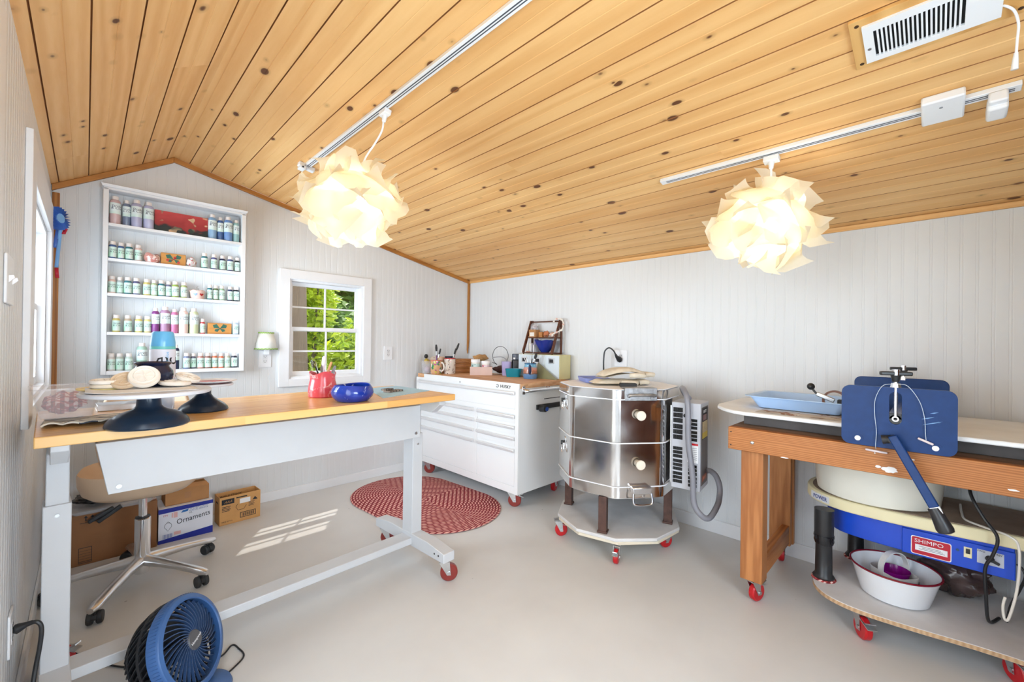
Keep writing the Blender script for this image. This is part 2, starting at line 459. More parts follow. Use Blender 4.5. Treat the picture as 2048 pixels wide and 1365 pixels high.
def window(name, label, w, h, mtx, depth=.095, cw=.076, rows=2, cols=2):
    """local: x right, z up, y = 0 is the wall face, +y outward"""
    root = thing(name, label, 'window'); root['kind'] = 'structure'; root.matrix_world = mtx
    g = G(); c = cw
    g.box(-c, 0, -.02, -.0004, -.062, h+c); g.box(w, w+c, -.02, -.0004, -.062, h+c)
    g.box(-.0002, w+.0002, -.02, -.0004, h, h+c); g.box(-.0002, w+.0002, -.02, -.0004, -.062, 0)
    obj('window_casing', g, M_trimw, root, bev=.002)
    g = G(); t = .018
    g.box(-.001, t, 0, depth, 0, h); g.box(w-t, w+.001, 0, depth, 0, h); g.box(t, w-t, 0, depth, h-t, h+.001); g.box(t, w-t, -.004, depth, -.001, t)
    obj('window_jamb', g, M_trimw, root, bev=.0015)
    mid = h*.5
    for nm, z0, z1, y in (('upper_sash', mid-.018, h-t, .062), ('lower_sash', t, mid+.018, .030)):
        g = G(); s = .026; x0, x1 = t, w-t
        bs = s+.012 if nm == 'lower_sash' else s+.004
        g.box(x0, x0+s, y, y+.028, z0, z1); g.box(x1-s, x1, y, y+.028, z0, z1)
        g.box(x0+s, x1-s, y, y+.028, z1-s-.006, z1); g.box(x0+s, x1-s, y, y+.028, z0, z0+bs)
        xi0, xi1, zi0, zi1 = x0+s, x1-s, z0+bs, z1-s-.006
        for k in range(1, cols): g.box(xi0+(xi1-xi0)*k/cols-.007, xi0+(xi1-xi0)*k/cols+.007, y+.008, y+.022, zi0, zi1)
        for k in range(1, rows): g.box(xi0, xi1, y+.0085, y+.0215, zi0+(zi1-zi0)*k/rows-.007, zi0+(zi1-zi0)*k/rows+.007)
        sh = obj(nm, g, M_trimw, root, bev=.0012)
        g = G(); g.box(xi0, xi1, y+.013, y+.016, zi0, zi1)
        obj('pane', g, M_pane, sh)
    return root
m1 = M.Translation((win1[0], Y1, win1[2]))
window('window_1', 'small white double-hung window in the gable wall looking onto bright green leaves', win1[1]-win1[0], win1[3]-win1[2], m1)
m2 = M.Translation((X0, win2[0], win2[2])) @ M.Rotation(R(90), 4, 'Z')
window('window_2', 'white window in the left wall seen edge on, glowing with daylight', win2[1]-win2[0], win2[3]-win2[2], m2, cw=.16)
m3 = M.Translation((win_added[1], YF, win_added[2])) @ M.Rotation(R(180), 4, 'Z')
window('added_window', 'wide white window added behind the viewer to bring in fill light', win_added[1]-win_added[0], win_added[3]-win_added[2], m3, cols=4)  # unseen window, added to let fill light in from behind

# door casing at the near end of the left wall
g = G(); g.box(X0+.0004, X0+.02, 1.41, 1.55, 0, 2.06); g.box(X0+.0004, X0+.02, .25, 1.41, 2.0, 2.06)
g.box(X0+.0004, X0+.02, .11, .25, 0, 2.06)
struct('trim_6', g, M_trimw, 'white door casing at the extreme left edge', 'trim', bev=.003)
g = G(); g.box(X0+.0005, X0+.018, .25, .36, .01, 2.0); g.box(X0+.0005, X0+.018, 1.28, 1.41, .01, 2.0); g.box(X0+.0005, X0+.018, .36, 1.28, .01, .26); g.box(X0+.0005, X0+.018, .36, 1.28, 1.99, 2.0)
dr = struct('door_1', g, M_trimw, 'white door in the left wall beside the viewer, glazing added for light', 'door', bev=.002)
g = G(); g.box(X0+.006, X0+.010, .36, 1.28, .26, 1.99); obj('added_pane', g, M_pane, dr)  # unseen glazing added so that light can enter beside the viewer

# ------------------------------------------------------------------ outside
def leafmat(name, c1, c2):
    b = NB(name, c1, .5, 0, .3)
    nz = b.noise(b.co(), 3.0, 2)
    col = b.ramp(nz, [(.3, c1), (.7, c2)]); b.set('Base Color', col)
    tr = b.n('ShaderNodeBsdfTranslucent'); b.put(tr.inputs[0], col)
    mx = b.n('ShaderNodeMixShader'); mx.inputs[0].default_value = .5
    out = [q for q in b.nt.nodes if q.type == 'OUTPUT_MATERIAL'][0]
    b.nt.links.new(b.b.outputs[0], mx.inputs[1]); b.nt.links.new(tr.outputs[0], mx.inputs[2]); b.nt.links.new(mx.outputs[0], out.inputs[0])
    return b.mat
M_leafy = leafmat('leaf_yellow_green', W(178, 190, 44), W(128, 162, 36))
M_leafd = leafmat('leaf_deep_green', W(110, 144, 50), W(70, 108, 40))
M_bark = wood('bark', W(112, 98, 84), W(62, 54, 46), ax=2, scale=3, rough=.9, bump=.8)
M_soil = plain('leaf_litter', W(106, 112, 62), .9, var=.35, scale=6, bump=.3, bscale=20)
g = G(); g.box(-9, 12, Y1+.25, 24, -.5, -.35); g.box(-9, X0-.3, -6, Y1+.25, -.5, -.35)
struct('ground', g, M_soil, 'leafy ground outside the windows', 'ground')
rnd = random.Random(3)
def shrub(name, label, c, r, n, size, mat, group, stems=5, cat='shrub'):
    root = thing(name, label, cat, (c[0], c[1], -.35), 0, group)
    g = G()
    for k in range(n):
        d = V((rnd.gauss(0, 1), rnd.gauss(0, 1), rnd.gauss(0, 1))).normalized()*(rnd.random()**.35)
        lump = 1 + .25*noise.noise(d*2.2 + V((c[0], c[1], 0)))
        p = V((d.x*r[0]*lump, d.y*r[1]*lump, c[2]+.35 + d.z*r[2]*lump))
        a = V((rnd.gauss(0, 1), rnd.gauss(0, 1), rnd.gauss(0, .6))).normalized(); bq = a.orthogonal().normalized()
        s = size*rnd.uniform(.6, 1.3); nn = a.cross(bq)*s*.12
        g.add([p-a*s*.5, p+bq*s*.28+nn, p+a*s*.5, p-bq*s*.28+nn], [(0, 1, 2), (0, 2, 3)])
    f = obj('foliage', g, mat, root, flat=True); f['kind'] = 'stuff'
    g = G()
    for k in range(stems):
        t = 2*PI*k/max(1, stems)
        top = V((math.cos(t)*r[0]*.5, math.sin(t)*r[1]*.5, c[2]+.35 + r[2]*.3))
        g.tube([(math.cos(t)*.05, math.sin(t)*.05, 0), top*.5+V((0, 0, .05)), top], [.03, .022, .008], 6)
    obj('stem', g, M_bark, root)
    return root
g = G()
pr = [(.50, -.35), (.40, .1), (.36, .7), (.33, 1.6), (.31, 3.0), (.28, 4.6)]
vs = G(); vs.lathe(pr, 40)
for p in vs.v:
    a = math.atan2(p.y, p.x); q = 1 + .06*noise.noise(V((math.cos(a)*4, math.sin(a)*4, p.z*.7))) + .03*math.sin(a*11+p.z*.6)
    g.v.append(V((p.x*q, p.y*q, p.z)))
g.f = vs.f; g.m = vs.m
g.v = [p + V((1.60, 5.6, 0)) for p in g.v]
single('tree_trunk', g, M_bark, 'thick grey-brown tree trunk close outside the small window', 'tree')
shrub('leafy_shrub', 'sunlit yellow-green shrub just right of the trunk outside the small window', (2.60, 5.75, .75), (.40, .36, .75), 2400, .12, M_leafy, 'shrubs outside the window')
shrub('leafy_shrub', 'tall yellow-green sapling behind the trunk outside the small window', (2.55, 7.2, 2.0), (.42, .5, 1.35), 2200, .13, M_leafy, 'shrubs outside the window')
shrub('leafy_shrub', 'yellow-green shrub at the right of the view through the small window', (3.6, 6.9, .9), (.6, .6, .65), 1900, .13, M_leafy, 'shrubs outside the window')
for k, (x, y, z, r, lab) in enumerate(((3.1, 9.6, 1.25, 1.25, 'dark green tree filling the left of the woods beyond the shrubs'), (6.1, 10.0, 1.3, 1.3, 'dark green tree filling the right of the woods beyond the shrubs'),
        (5.0, 15.2, 3.0, 2.3, 'tall dark green tree rising at the back of the woods'), (.2, 14.0, 2.2, 1.9, 'dark green tree hidden mostly behind the thick trunk'), (10.6, 14.5, 2.2, 2.3, 'dark green tree at the far right edge of the woods'))):
    shrub('woodland_tree', lab, (x, y, z), (r, .9*r, 1.25*r), 9000, .34, M_leafd if k % 2 else M_leafd, 'trees in the woods behind', 3, 'tree')

# ------------------------------------------------------------------ light, camera, world
w = bpy.data.worlds.new('sky'); sc.world = w; w.use_nodes = True
nt = w.node_tree; bg = nt.nodes['Background']
sk = nt.nodes.new('ShaderNodeTexSky'); sk.sky_type = 'HOSEK_WILKIE'; sk.turbidity = 4; sk.sun_direction = (-.1, .6, .75)
mx = nt.nodes.new('ShaderNodeMix'); mx.data_type = 'RGBA'; mx.inputs[0].default_value = .55; mx.inputs[7].default_value = (1, 1, 1, 1)
nt.links.new(sk.outputs[0], mx.inputs[6]); nt.links.new(mx.outputs[2], bg.inputs[0]); bg.inputs[1].default_value = 4.0

def lamp(name, kind, loc, energy, color=(1, 1, 1), size=None, rot=None, label='', cat='light'):
    ld = bpy.data.lights.new(name, kind); ld.energy = energy; ld.color = color
    if kind == 'AREA': ld.shape = 'RECTANGLE'; ld.size, ld.size_y = size
    if kind == 'POINT': ld.shadow_soft_size = size
    o = bpy.data.objects.new(name, ld); C.objects.link(o); o.location = loc
    if rot: o.rotation_euler = rot
    return o
sun = lamp('sun_light', 'SUN', (0, 8, 8), 9.0, (1, .95, .86))
sun.data.angle = R(.6)
sun.rotation_euler = V((-.33, -.50, -.95)).to_track_quat('-Z', 'Y').to_euler()
lamp('rear_fill_light', 'AREA', ((win_added[0]+win_added[1])/2, YF+.02, (win_added[2]+win_added[3])/2), 44, (.72, .87, 1.0), (1.05, 1.3), (R(90), 0, 0))  # area lamp added as soft fill from behind the viewer
lamp('door_fill_light', 'AREA', (X0+.035, .80, 1.15), 15, (.78, .90, 1.0), (1.7, .85), (0, R(-90), 0))  # area lamp on the room side of the pane, added as fill

lamp('side_window_daylight', 'AREA', (X0-.13, (win2[0]+win2[1])/2, (win2[2]+win2[3])/2), 46, (.74, .88, 1.0), (.85, 1.0), (0, R(-90), 0))
cam = bpy.data.cameras.new('camera'); co_ = bpy.data.objects.new('camera', cam); C.objects.link(co_)
yaw, pit, rol = .7872414, .0044217, .0131699
fw = V((math.sin(yaw)*math.cos(pit), math.cos(yaw)*math.cos(pit), math.sin(pit)))
rt = V((math.cos(yaw), -math.sin(yaw), 0)); up = rt.cross(fw)
r2 = rt*math.cos(rol) + up*math.sin(rol); u2 = up*math.cos(rol) - rt*math.sin(rol)
mm = M((r2, u2, -fw)).transposed().to_4x4(); mm.translation = (0, 0, 1.3)
co_.matrix_world = mm
cam.sensor_width = 36; cam.lens = 849.232/2048*36; cam.clip_start = .02
sc.camera = co_
cy = sc.cycles
cy.max_bounces = 8; cy.diffuse_bounces = 4; cy.glossy_bounces = 4; cy.transmission_bounces = 4; cy.transparent_max_bounces = 10
cy.use_adaptive_sampling = True; cy.adaptive_threshold = .05
cy.caustics_reflective = False; cy.caustics_refractive = False
sc.view_settings.view_transform = 'Standard'; sc.view_settings.look = 'None'; sc.view_settings.gamma = 1; sc.view_settings.exposure = .43
sc.view_settings.use_curve_mapping = False
# ------------------------------------------------------------------ castered work table
def caster(parent, loc, rz, rw, ww, M_wheel, brake=True, plate=.05, tall=None):
    """swivel caster; loc is the point on the floor under the swivel pin, rz where the wheel trails"""
    H = tall or rw*2.45
    root = bpy.data.objects.new('caster', None); C.objects.link(root); root.parent = parent
    root.location = loc; root.rotation_euler = (0, 0, rz); root.empty_display_size = .03
    off = rw*.55
    g = G(); g.lathe([(0, -ww/2), (rw*.86, -ww/2), (rw, -ww*.32), (rw, ww*.32), (rw*.86, ww/2), (0, ww/2)], 28)
    g.v = [V((p.x+off, p.z, p.y+rw)) for p in g.v]
    obj('wheel', g, M_wheel, root, ang=30)
    g = G()
    for s in (-1, 1):
        y = s*(ww/2+.003)
        g.hexa([(off-rw*.22, y-.0012, rw*.75), (off+rw*.22, y-.0012, rw*.75), (off+rw*.22, y+.0012, rw*.75), (off-rw*.22, y+.0012, rw*.75),
                (-rw*.55, y-.0012, H-.012), (rw*.62, y-.0012, H-.012), (rw*.62, y+.0012, H-.012), (-rw*.55, y+.0012, H-.012)])
        g.cyl((off, y, rw), (off, y+s*.006, rw), rw*.2, n=12)
    g.box(-rw*.55, rw*.62, -ww/2-.004, ww/2+.004, H-.014, H-.009)
    obj('fork', g, M_zinc, root)
    g = G(); g.lathe([(0, H-.010), (.02, H-.010), (.026, H-.006), (.02, H-.003)], 20); g.box(-plate/2, plate/2, -plate/2, plate/2, H-.003, H)
    obj('mounting_plate', g, M_zinc, root)
    if brake:
        g = G(); g.bar((off*.5, 0, rw*1.95), (off+rw*1.35, 0, rw*1.55), ww*1.15, .004); g.bar((off+rw*.6, 0, rw*1.7), (off+rw*1.3, 0, rw*2.05), ww*.9, .004)
        obj('brake_pedal', g, M_zinc, root)
    return root

TB = thing('work_table', 'white steel adjustable work table with a butcher-block top and brown-red casters', 'table', (.659, 2.16, 0), R(2.5))
TZ = 1.012
g = G(); g.box(-.775, .775, -.315, .315, TZ-.033, TZ); obj('tabletop', g, M_butcher, TB, bev=.003)
for s in (-1, 1):
    x = s*.722
    g = G(); g.box(x-.028, x+.028, -.036, .041, .55, TZ-.075); obj('upper_post', g, M_white, TB, bev=.003)
    g = G(); g.box(x-.034, x+.034, -.046, .05, .175, .762 if s > 0 else .735); o = obj('leg', g, M_white, TB, bev=.003)
    g = G(); g.cyl((x, -.046, .70), (x, -.049, .70), .006, n=10); g.cyl((x, -.0485, .70), (x, -.0495, .70), .003, n=8); obj('screw', g, M_zinc, o)
    g = G()   # foot: flat over the middle, sloping to the ends
    prof = [(-.345, .115), (-.345, .165), (-.20, .185), (.20, .185), (.345, .165), (.345, .115)]
    g.prism([(p[0], p[1]) for p in prof], x-.037, x+.037); g.v = [V((p.z, p.x, p.y)) for p in g.v]
    f = obj('foot', g, M_white, TB, bev=.003)
    g = G()
    for yy in (-.30, -.265):
        g = G(); g.cyl((x-.037, yy, .145), (x-.039, yy, .145), .005, n=8); obj('bolt', g, M_black, f)
    g = G(); prof = [(-.27, .955), (-.27, .979), (.27, .979), (.27, .955), (.20, .905), (-.20, .905)]
    g.prism(prof, x-.02, x+.02); g.v = [V((p.z, p.x, p.y)) for p in g.v]; obj('top_bracket', g, M_white, TB, bev=.002)
    for y, a in ((-.305, -38 if s > 0 else 70), (.305, -36 if s > 0 else -40)): caster(TB, (x, y, 0), R(a), .047, .03, M_redbrown if s > 0 else M_red, brake=s < 0)
g = G(); g.box(-.688, .688, -.05, .045, .125, .163); obj('crossbar', g, M_white, TB, bev=.003)
g = G()
p0 = [(-.636, .935), (.70, .935), (.70, .752), (-.602, .752)]
g.prism(p0, -.010, 0)
g.box(-.636, .70, 0, .03, .925, .935)
g.hexa([(-.636, 0, .935), (-.628, 0, .935), (-.628, .03, .935), (-.636, .03, .935), (-.602, 0, .752), (-.594, 0, .752), (-.594, .03, .752), (-.602, .03, .752)])
tmp = g.v[:8]; g.v[:8] = [V((p.x, p.z, p.y)) for p in tmp]
g.v = [p + V((0, -.088, 0)) for p in g.v]
ap = obj('front_panel', g, M_white, TB, bev=.0015)
g = G()
for x, z in ((-.575, .775), (.672, .778)):
    g = G(); g.cyl((x, -.098, z), (x, -.1005, z), .008, n=14); obj('screw', g, M_zinc, ap)
g = G(); g.box(-.70, .70, .02, .05, .945, .979); obj('top_rail', g, M_white, TB, bev=.002)

# ------------------------------------------------------------------ things on the table
def lobj(name, prof, mat, parent=None, n=40, **k):
    g = G(); g.lathe(prof, n); return obj(name, g, mat, parent, **k)
M_navyg = plain('banding_wheel_blue', W(16, 36, 56), .28, var=.15, scale=20, bump=.05)
M_greyd = plain('grey_disc', W(206, 206, 212), .35, var=.05)
BW = thing('banding_wheel', 'large dark blue banding wheel with a grey disc carrying ceramic ornaments', 'pottery wheel', (.150, 1.84, TZ))
lobj('base', [(0, .0), (.106, .0), (.110, .005), (.107, .016), (.096, .030), (.076, .042), (.054, .050), (.040, .057), (.033, .066), (.031, .090), (.0, .090)], M_navyg, BW, 48)
lobj('spindle', [(0, .089), (.018, .089), (.018, .096), (.026, .096), (.026, .105), (0, .105)], M_zinc, BW, 24)
lobj('disc', [(0, .105), (.165, .105), (.168, .108), (.168, .115), (.165, .118), (0, .118)], M_greyd, BW, 64)
BS = thing('banding_wheel', 'small dark blue banding wheel standing behind the large one near the red-rimmed plate', 'pottery wheel', (.338, 2.085, TZ))
lobj('base', [(0, .0), (.080, .0), (.084, .004), (.081, .013), (.070, .026), (.050, .040), (.033, .054), (.025, .066), (.024, .088), (0, .088)], M_navyg, BS, 48)
lobj('spindle', [(0, .087), (.014, .087), (.014, .094), (.019, .094), (.019, .100), (0, .100)], M_zinc, BS, 24)
lobj('disc', [(0, .100), (.098, .100), (.1, .102), (.1, .106), (.098, .108), (0, .108)], M_greyd, BS, 64)
M_plate = NB('plate_red_centre', (.8, .8, .8), .25)
q = M_plate; X = q.sep(q.co()); rr = q.m('SQRT', q.m('ADD', q.m('MULTIPLY', X[0], X[0]), q.m('MULTIPLY', X[1], X[1])))
q.set('Base Color', q.ramp(q.m('MULTIPLY', rr, 10), [(.0, W(176, 70, 58)), (.66, W(196, 84, 70)), (.72, W(236, 230, 230)), (1, W(240, 238, 238))])); M_plate = q.mat
g = G(); g.lathe([(0, .0), (.06, 0), (.088, .010), (.089, .012), (.06, .004), (0, .003)], 48)
o = single('plate', g, M_plate, 'white plate with a dull red centre resting on the small banding wheel', 'plate', loc=(.362, 2.085, TZ+.1085))
# paper and ornaments on the large disc
zt = TZ+.1185
g = G()
g.grid(lambda u, v: V((-.150+.27*u, -.085+.18*v - .02*u, .0006+.004*max(0, noise.noise(V((u*3, v*3, 1)))) + .006*(max(0, .25-u)*4)**2)), 14, 12)
single('paper_towel', g, M_paper, 'torn white paper under the ornaments on the large banding wheel', 'paper', loc=(.150, 1.84, zt), solid=.0008)
M_clay = plain('bisque_clay', W(234, 222, 204), .75, var=.05, scale=30, bump=.1)
M_clayw = plain('bisque_clay_white', W(240, 232, 222), .7, var=.04, scale=30, bump=.1)
M_clayb = glaze('clay_browned', W(226, 204, 176), W(150, 108, 70), 18, .6, .7, W(206, 178, 146))
def ornament(label, loc, rot, r, mat, h=.016):
    root = thing('ceramic_ornament', label, 'ornament', loc, 0, 'clay ornaments on the large banding wheel', rot)
    lobj('disc', [(0, 0), (r*.9, 0), (r, h*.25), (r, h*.75), (r*.93, h), (r*.86, h*.9), (r*.80, h*.86), (0, h*.86)], mat, root, 36)
    g = G(); g.lathe([(r*.62, h*.86), (r*.66, h*1.02), (r*.70, h*.86)], 30)
    for k in range(6):
        a = k*PI/3; g.tube([(r*.12*math.cos(a), r*.12*math.sin(a), h*.9), (r*.52*math.cos(a+.3), r*.52*math.sin(a+.3), h*.9)], .0018, 6)
    obj('relief', g, mat, root)
    return root
zo = zt+.0075
ornament('flat cream ornament at the bottom of the leftmost stack on the large banding wheel', (.048, 1.895, zo), (0, 0, 0), .040, M_clay, .012)
ornament('cream ornament lying on another one at the left of the large banding wheel', (.046, 1.896, zo+.0135), (R(3), R(-2), .4), .038, M_clayw, .013)
ornament('browned cream ornament leaning left of the tallest tilted one on the large banding wheel', (.094, 1.875, zo+.016), (R(26), R(-24), .4), .038, M_clayb)
ornament('tallest tilted cream ornament standing in the middle of the large banding wheel', (.139, 1.862, zo+.028), (R(46), R(-20), .2), .042, M_clayw, .018)
ornament('flat white ornament right of the tallest tilted one on the large banding wheel', (.222, 1.885, zo), (R(4), 0, .9), .046, M_clayw, .014)
ornament('white scalloped ornament tilted at the right edge of the large banding wheel', (.262, 1.925, zo+.014), (R(18), R(14), .1), .038, M_clayw, .014)
g = G(); g.lathe([(0, 0), (.060, 0), (.062, .003), (.06, .006), (0, .005)], 40)
single('yellow_lid', g, plain('pale_yellow', W(240, 216, 150), .5), 'pale yellow disc lying at the back left of the large banding wheel', 'lid', loc=(.040, 1.93, zt+.0002))
# dark cauldron-shaped pot
M_navyp = glaze('navy_pot_glaze', W(32, 40, 70), W(60, 64, 90), 20, .7, .1)
PT = thing('glazed_pot', 'dark navy cauldron-shaped pot at the back of the large banding wheel', 'pot', (.168, 1.948, zt+.0005))
lobj('body', [(r_*1.22, z_*1.30) for r_, z_ in [(0, 0), (.026, 0), (.036, .006), (.045, .018), (.048, .03), (.046, .042), (.039, .052), (.037, .056), (.043, .062), (.045, .064), (.042, .066), (.035, .060), (.033, .056), (.041, .044), (.043, .03), (.038, .014), (0, .008)]], M_navyp, PT, 48)
# tall plastic bottle behind
M_bl = plain('sky_blue_plastic', W(104, 186, 236), .25, var=.06)
M_blue_clear = glassmat('blue_tinted_plastic', col=W(190, 214, 245), op=.5)
BT = thing('plastic_bottle', 'tall plastic bottle with a sky-blue cap standing behind the navy pot', 'bottle', (.218, 2.19, TZ))
lobj('body', [(0, 0), (.036, 0), (.04, .006), (.04, .165), (0, .166)], M_blue_clear, BT)
lobj('label', [(.0405, .12), (.0415, .122), (.0415, .243), (.040, .245)], plain('label_white', W(232, 234, 248), .45), BT)
lobj('shoulder', [(.0405, .245), (.041, .247), (.041, .254), (.0405, .256)], plain('teal_stripe', W(110, 200, 196), .4), BT)
lobj('cap', [(.0403, .256), (.0405, .27), (.035, .308), (.031, .315), (0, .316)], M_bl, BT)
def wrap(txt, size, r, a0, z, mat, parent, vertical=False, name='lettering', **k):
    g = letters(txt, size, ext=.0001, **k)
    out = []
    for p in g.v:
        x, y = (-p.y, p.x) if vertical else (p.x, p.y)
        a = a0 + x/r
        rr = r + .0004 + max(0, p.z)
        out.append(V((rr*math.cos(a), rr*math.sin(a), z+y)))
    g.v = out
    return obj(name, g, mat, parent, flat=True)
wrap('e', .08, .0416, R(255), .198, M_ink, BT, True); wrap('c', .08, .0416, R(312), .198, M_ink, BT, True)
wrap('ocean blue', .016, .0416, R(284), .20, M_bl, BT, True)
# frosted tub with gingham cloth on a striped towel
M_towel = NB('striped_towel', (.8, .78, .72), .9); q = M_towel; X = q.sep(q.co())
st = q.m('GREATER_THAN', q.m('FRACT', q.m('MULTIPLY', X[1], 30)), .78)
q.set('Base Color', q.mix(st, W(232, 226, 214), W(60, 66, 78))); M_towel = q.mat
g = G()
g.grid(lambda u, v: V((-.085+.20*u, -.06+.17*v+.012*math.sin(u*9), .004+.005*(1+noise.noise(V((u*5, v*4, 3))))+.006*(1 if v < .15 else 0)*abs(math.sin(u*14)))), 30, 14)
single('tea_towel', g, M_towel, 'crumpled striped cream towel under the frosted tub on the table', 'towel', loc=(-.010, 2.01, TZ), solid=.004)
TU = thing('plastic_tub', 'frosted plastic tub holding a checked cloth at the left end of the table', 'tub', (-.045, 2.105, TZ+.0205), R(4))
def tubshape(w0, d0, w1, d1, h, t=.002):
    g = G(); A = rrect(w0, d0, .03, 5); B = rrect(w1, d1, .035, 5); n = len(A)
    Ai = rrect(w0-2*t, d0-2*t, .028, 5); Bi = rrect(w1-2*t, d1-2*t, .033, 5)
    L = [[(x, y, 0) for x, y in A], [(x, y, h) for x, y in B], [(x, y, h) for x, y in Bi], [(x, y, t) for x, y in Ai]]
    vs = sum(L, []); fs = [tuple(reversed(range(n))), tuple(range(3*n, 4*n))]
    for k in range(3):
        for i in range(n): fs.append((k*n+i, k*n+(i+1) % n, (k+1)*n+(i+1) % n, (k+1)*n+i))
    return g.add(vs, fs)
obj('body', tubshape(.125, .16, .165, .195, .098), M_frost, TU)
g = G(); A = rrect(.173, .203, .04, 6); B = rrect(.161, .191, .034, 6); n = len(A)
g.add([(x, y, z) for P in (A, B) for z in (.095, .1) for x, y in P], [(i, (i+1) % n, n+(i+1) % n, n+i) for i in range(n)] + [(2*n+(i+1) % n, 2*n+i, 3*n+i, 3*n+(i+1) % n) for i in range(n)] + [(n+i, n+(i+1) % n, 3*n+(i+1) % n, 3*n+i) for i in range(n)])
obj('rim', g, M_frost, TU)
M_ging = NB('red_gingham', (.7, .3, .3), .9); q = M_ging; X = q.sep(q.co())
sa = q.m('GREATER_THAN', q.m('FRACT', q.m('MULTIPLY', X[0], 48)), .5); sb = q.m('GREATER_THAN', q.m('FRACT', q.m('MULTIPLY', q.m('ADD', X[2], X[1]), 48)), .5)
q.set('Base Color', q.ramp(q.m('MULTIPLY', q.m('ADD', sa, sb), .5), [(.2, W(226, 196, 188)), (.5, W(168, 66, 66)), (.9, W(110, 24, 32))], 'CONSTANT')); M_ging = q.mat
g = G(); g.sphere((0, 0, 0), 1, 36, 22)
for i, p in enumerate(g.v):
    d = p.normalized(); r_ = 1 + .35*noise.noise(d*2.2) + .12*noise.noise(d*6)
    g.v[i] = V((d.x*.050*r_, d.y*.062*r_, .0425 + d.z*.034*r_))
single('checked_cloth', g, M_ging, 'bunched red and white checked cloth inside the frosted tub', 'cloth', loc=(-.047, 2.095, TZ+.0235))
# metal tray at the back, small clutter at the left back edge
g = G(); g.box(0, .21, 0, .13, 0, .002); g.box(0, .21, 0, .003, .002, .022); g.box(0, .21, .127, .13, .002, .022); g.box(0, .003, .003, .127, .002, .022); g.box(.207, .21, .003, .127, .002, .022)
single('metal_tray', g, M_alu, 'shallow silver metal tray behind the large banding wheel on the table', 'tray', loc=(.035, 2.29, TZ), rot=(0, 0, R(2.5)), bev=.001)
# coral pot with tools
M_coral = glaze('coral_glaze', W(226, 92, 100), W(240, 180, 178), 26, .6, .2, W(208, 70, 82))
CP = thing('glazed_pot', 'coral red vase full of modelling tools on the table by the window', 'pot', (.858, 2.215, TZ))
def wob(prof, n, k, amp):
    g = G(); g.lathe(prof, n)
    zs = [p[1] for p in prof]; top = max(zs)
    for i, p in enumerate(g.v):
        a = math.atan2(p.y, p.x); f = (p.z/top)**2
        g.v[i] = V((p.x*(1+amp*.6*f*math.sin(a*k)), p.y*(1+amp*.6*f*math.sin(a*k+1)), p.z + amp*.12*f*math.sin(a*k+.5)))
    return g
obj('body', wob([(0, 0), (.062, 0), (.068, .005), (.070, .03), (.066, .06), (.060, .085), (.060, .108), (.063, .122), (.060, .124), (.056, .108), (.056, .085), (.062, .05), (.062, .02), (0, .012)], 48, 3, .07), M_coral, CP)
rt_ = random.Random(5)
M_handle = wood('tool_handle', W(206, 150, 90), W(160, 100, 50), ax=2, scale=6)
M_steel = plain('tool_steel', (.6, .6, .6), .3, 1)
def ctool(kind, base, top, label, group, hm=None, r=.004):
    base = V(base); top = V(top); d = (top-base).normalized(); L = (top-base).length
    rot = d.to_track_quat('Z', 'Y').to_euler()
    root = thing(kind, label, 'tool' if kind != 'paint_brush' else 'brush', base, 0, group, rot)
    hm = hm or M_handle
    if kind == 'paint_brush':
        lobj('handle', [(0, 0), (r*.5, 0), (r*.9, L*.35), (r*.8, L*.62), (0, L*.621)], hm, root, 10)
        lobj('ferrule', [(0, L*.618), (r*.9, L*.618), (r*1.1, L*.76), (0, L*.761)], M_steel, root, 10)
        lobj('bristles', [(0, L*.758), (r*1.0, L*.758), (r*1.35, L*.88), (r*.9, L), (0, L)], M_blackm, root, 10)
    elif kind == 'knife_tool':
        lobj('handle', [(0, 0), (r, 0), (r*1.15, L*.3), (r, L*.6), (0, L*.601)], hm, root, 10)
        g = G(); g.prism([(-r*1.3, L*.59), (r*1.3, L*.59), (r*1.9, L*.84), (0, L), (-r*1.5, L*.86)], -.0012, .0012); g.v = [V((p.x, p.z, p.y)) for p in g.v]
        obj('blade', g, M_steel, root)
    elif kind == 'loop_tool':
        lobj('handle', [(0, 0), (r, 0), (r*1.1, L*.4), (r*.8, L*.74), (0, L*.741)], hm, root, 10)
        g = G(); g.tube([V((0, 0, L*.73)), V((r*2.2, 0, L*.86)), V((r*1.2, 0, L)), V((-r*1.2, 0, L)), V((-r*2.2, 0, L*.86)), V((0, 0, L*.73))], .0011, 6)
        obj('wire_loop', g, M_steel, root)
    else:
        g = G(); g.prism(rrect(r*5, L, r*2.4, 4, 0, L/2), -.002, .002); g.v = [V((p.x, p.z, p.y)) for p in g.v]
        obj('blade', g, hm, root, bev=.001)
    return root
cx, cy_ = .858, 2.215; zb = TZ+.021; GT = 'modelling tools in the coral vase'
ctool('loop_tool', (cx+.01, cy_, zb), (cx-.062, cy_-.02, TZ+.205), 'dark loop tool leaning furthest left in the coral vase', GT, M_black)
ctool('knife_tool', (cx, cy_+.01, zb), (cx-.028, cy_+.02, TZ+.175), 'short steel knife left of the tall spatula in the coral vase', GT, M_black, .006)
ctool('wooden_paddle', (cx-.012, cy_, zb), (cx+.006, cy_+.004, TZ+.208), 'tall pale pink speckled spatula standing in the middle of the coral vase', GT, plain('pink_speckle', W(214, 190, 196), .5, var=.25, scale=60), .0055)
ctool('knife_tool', (cx-.012, cy_-.02, zb), (cx-.018, cy_-.025, TZ+.168), 'slim steel knife in front of the tall spatula in the coral vase', GT, M_handle, .004)
ctool('wooden_paddle', (cx-.01, cy_+.01, zb), (cx+.048, cy_+.012, TZ+.178), 'orange-brown wooden rib leaning right in the coral vase', GT, M_handle, .005)
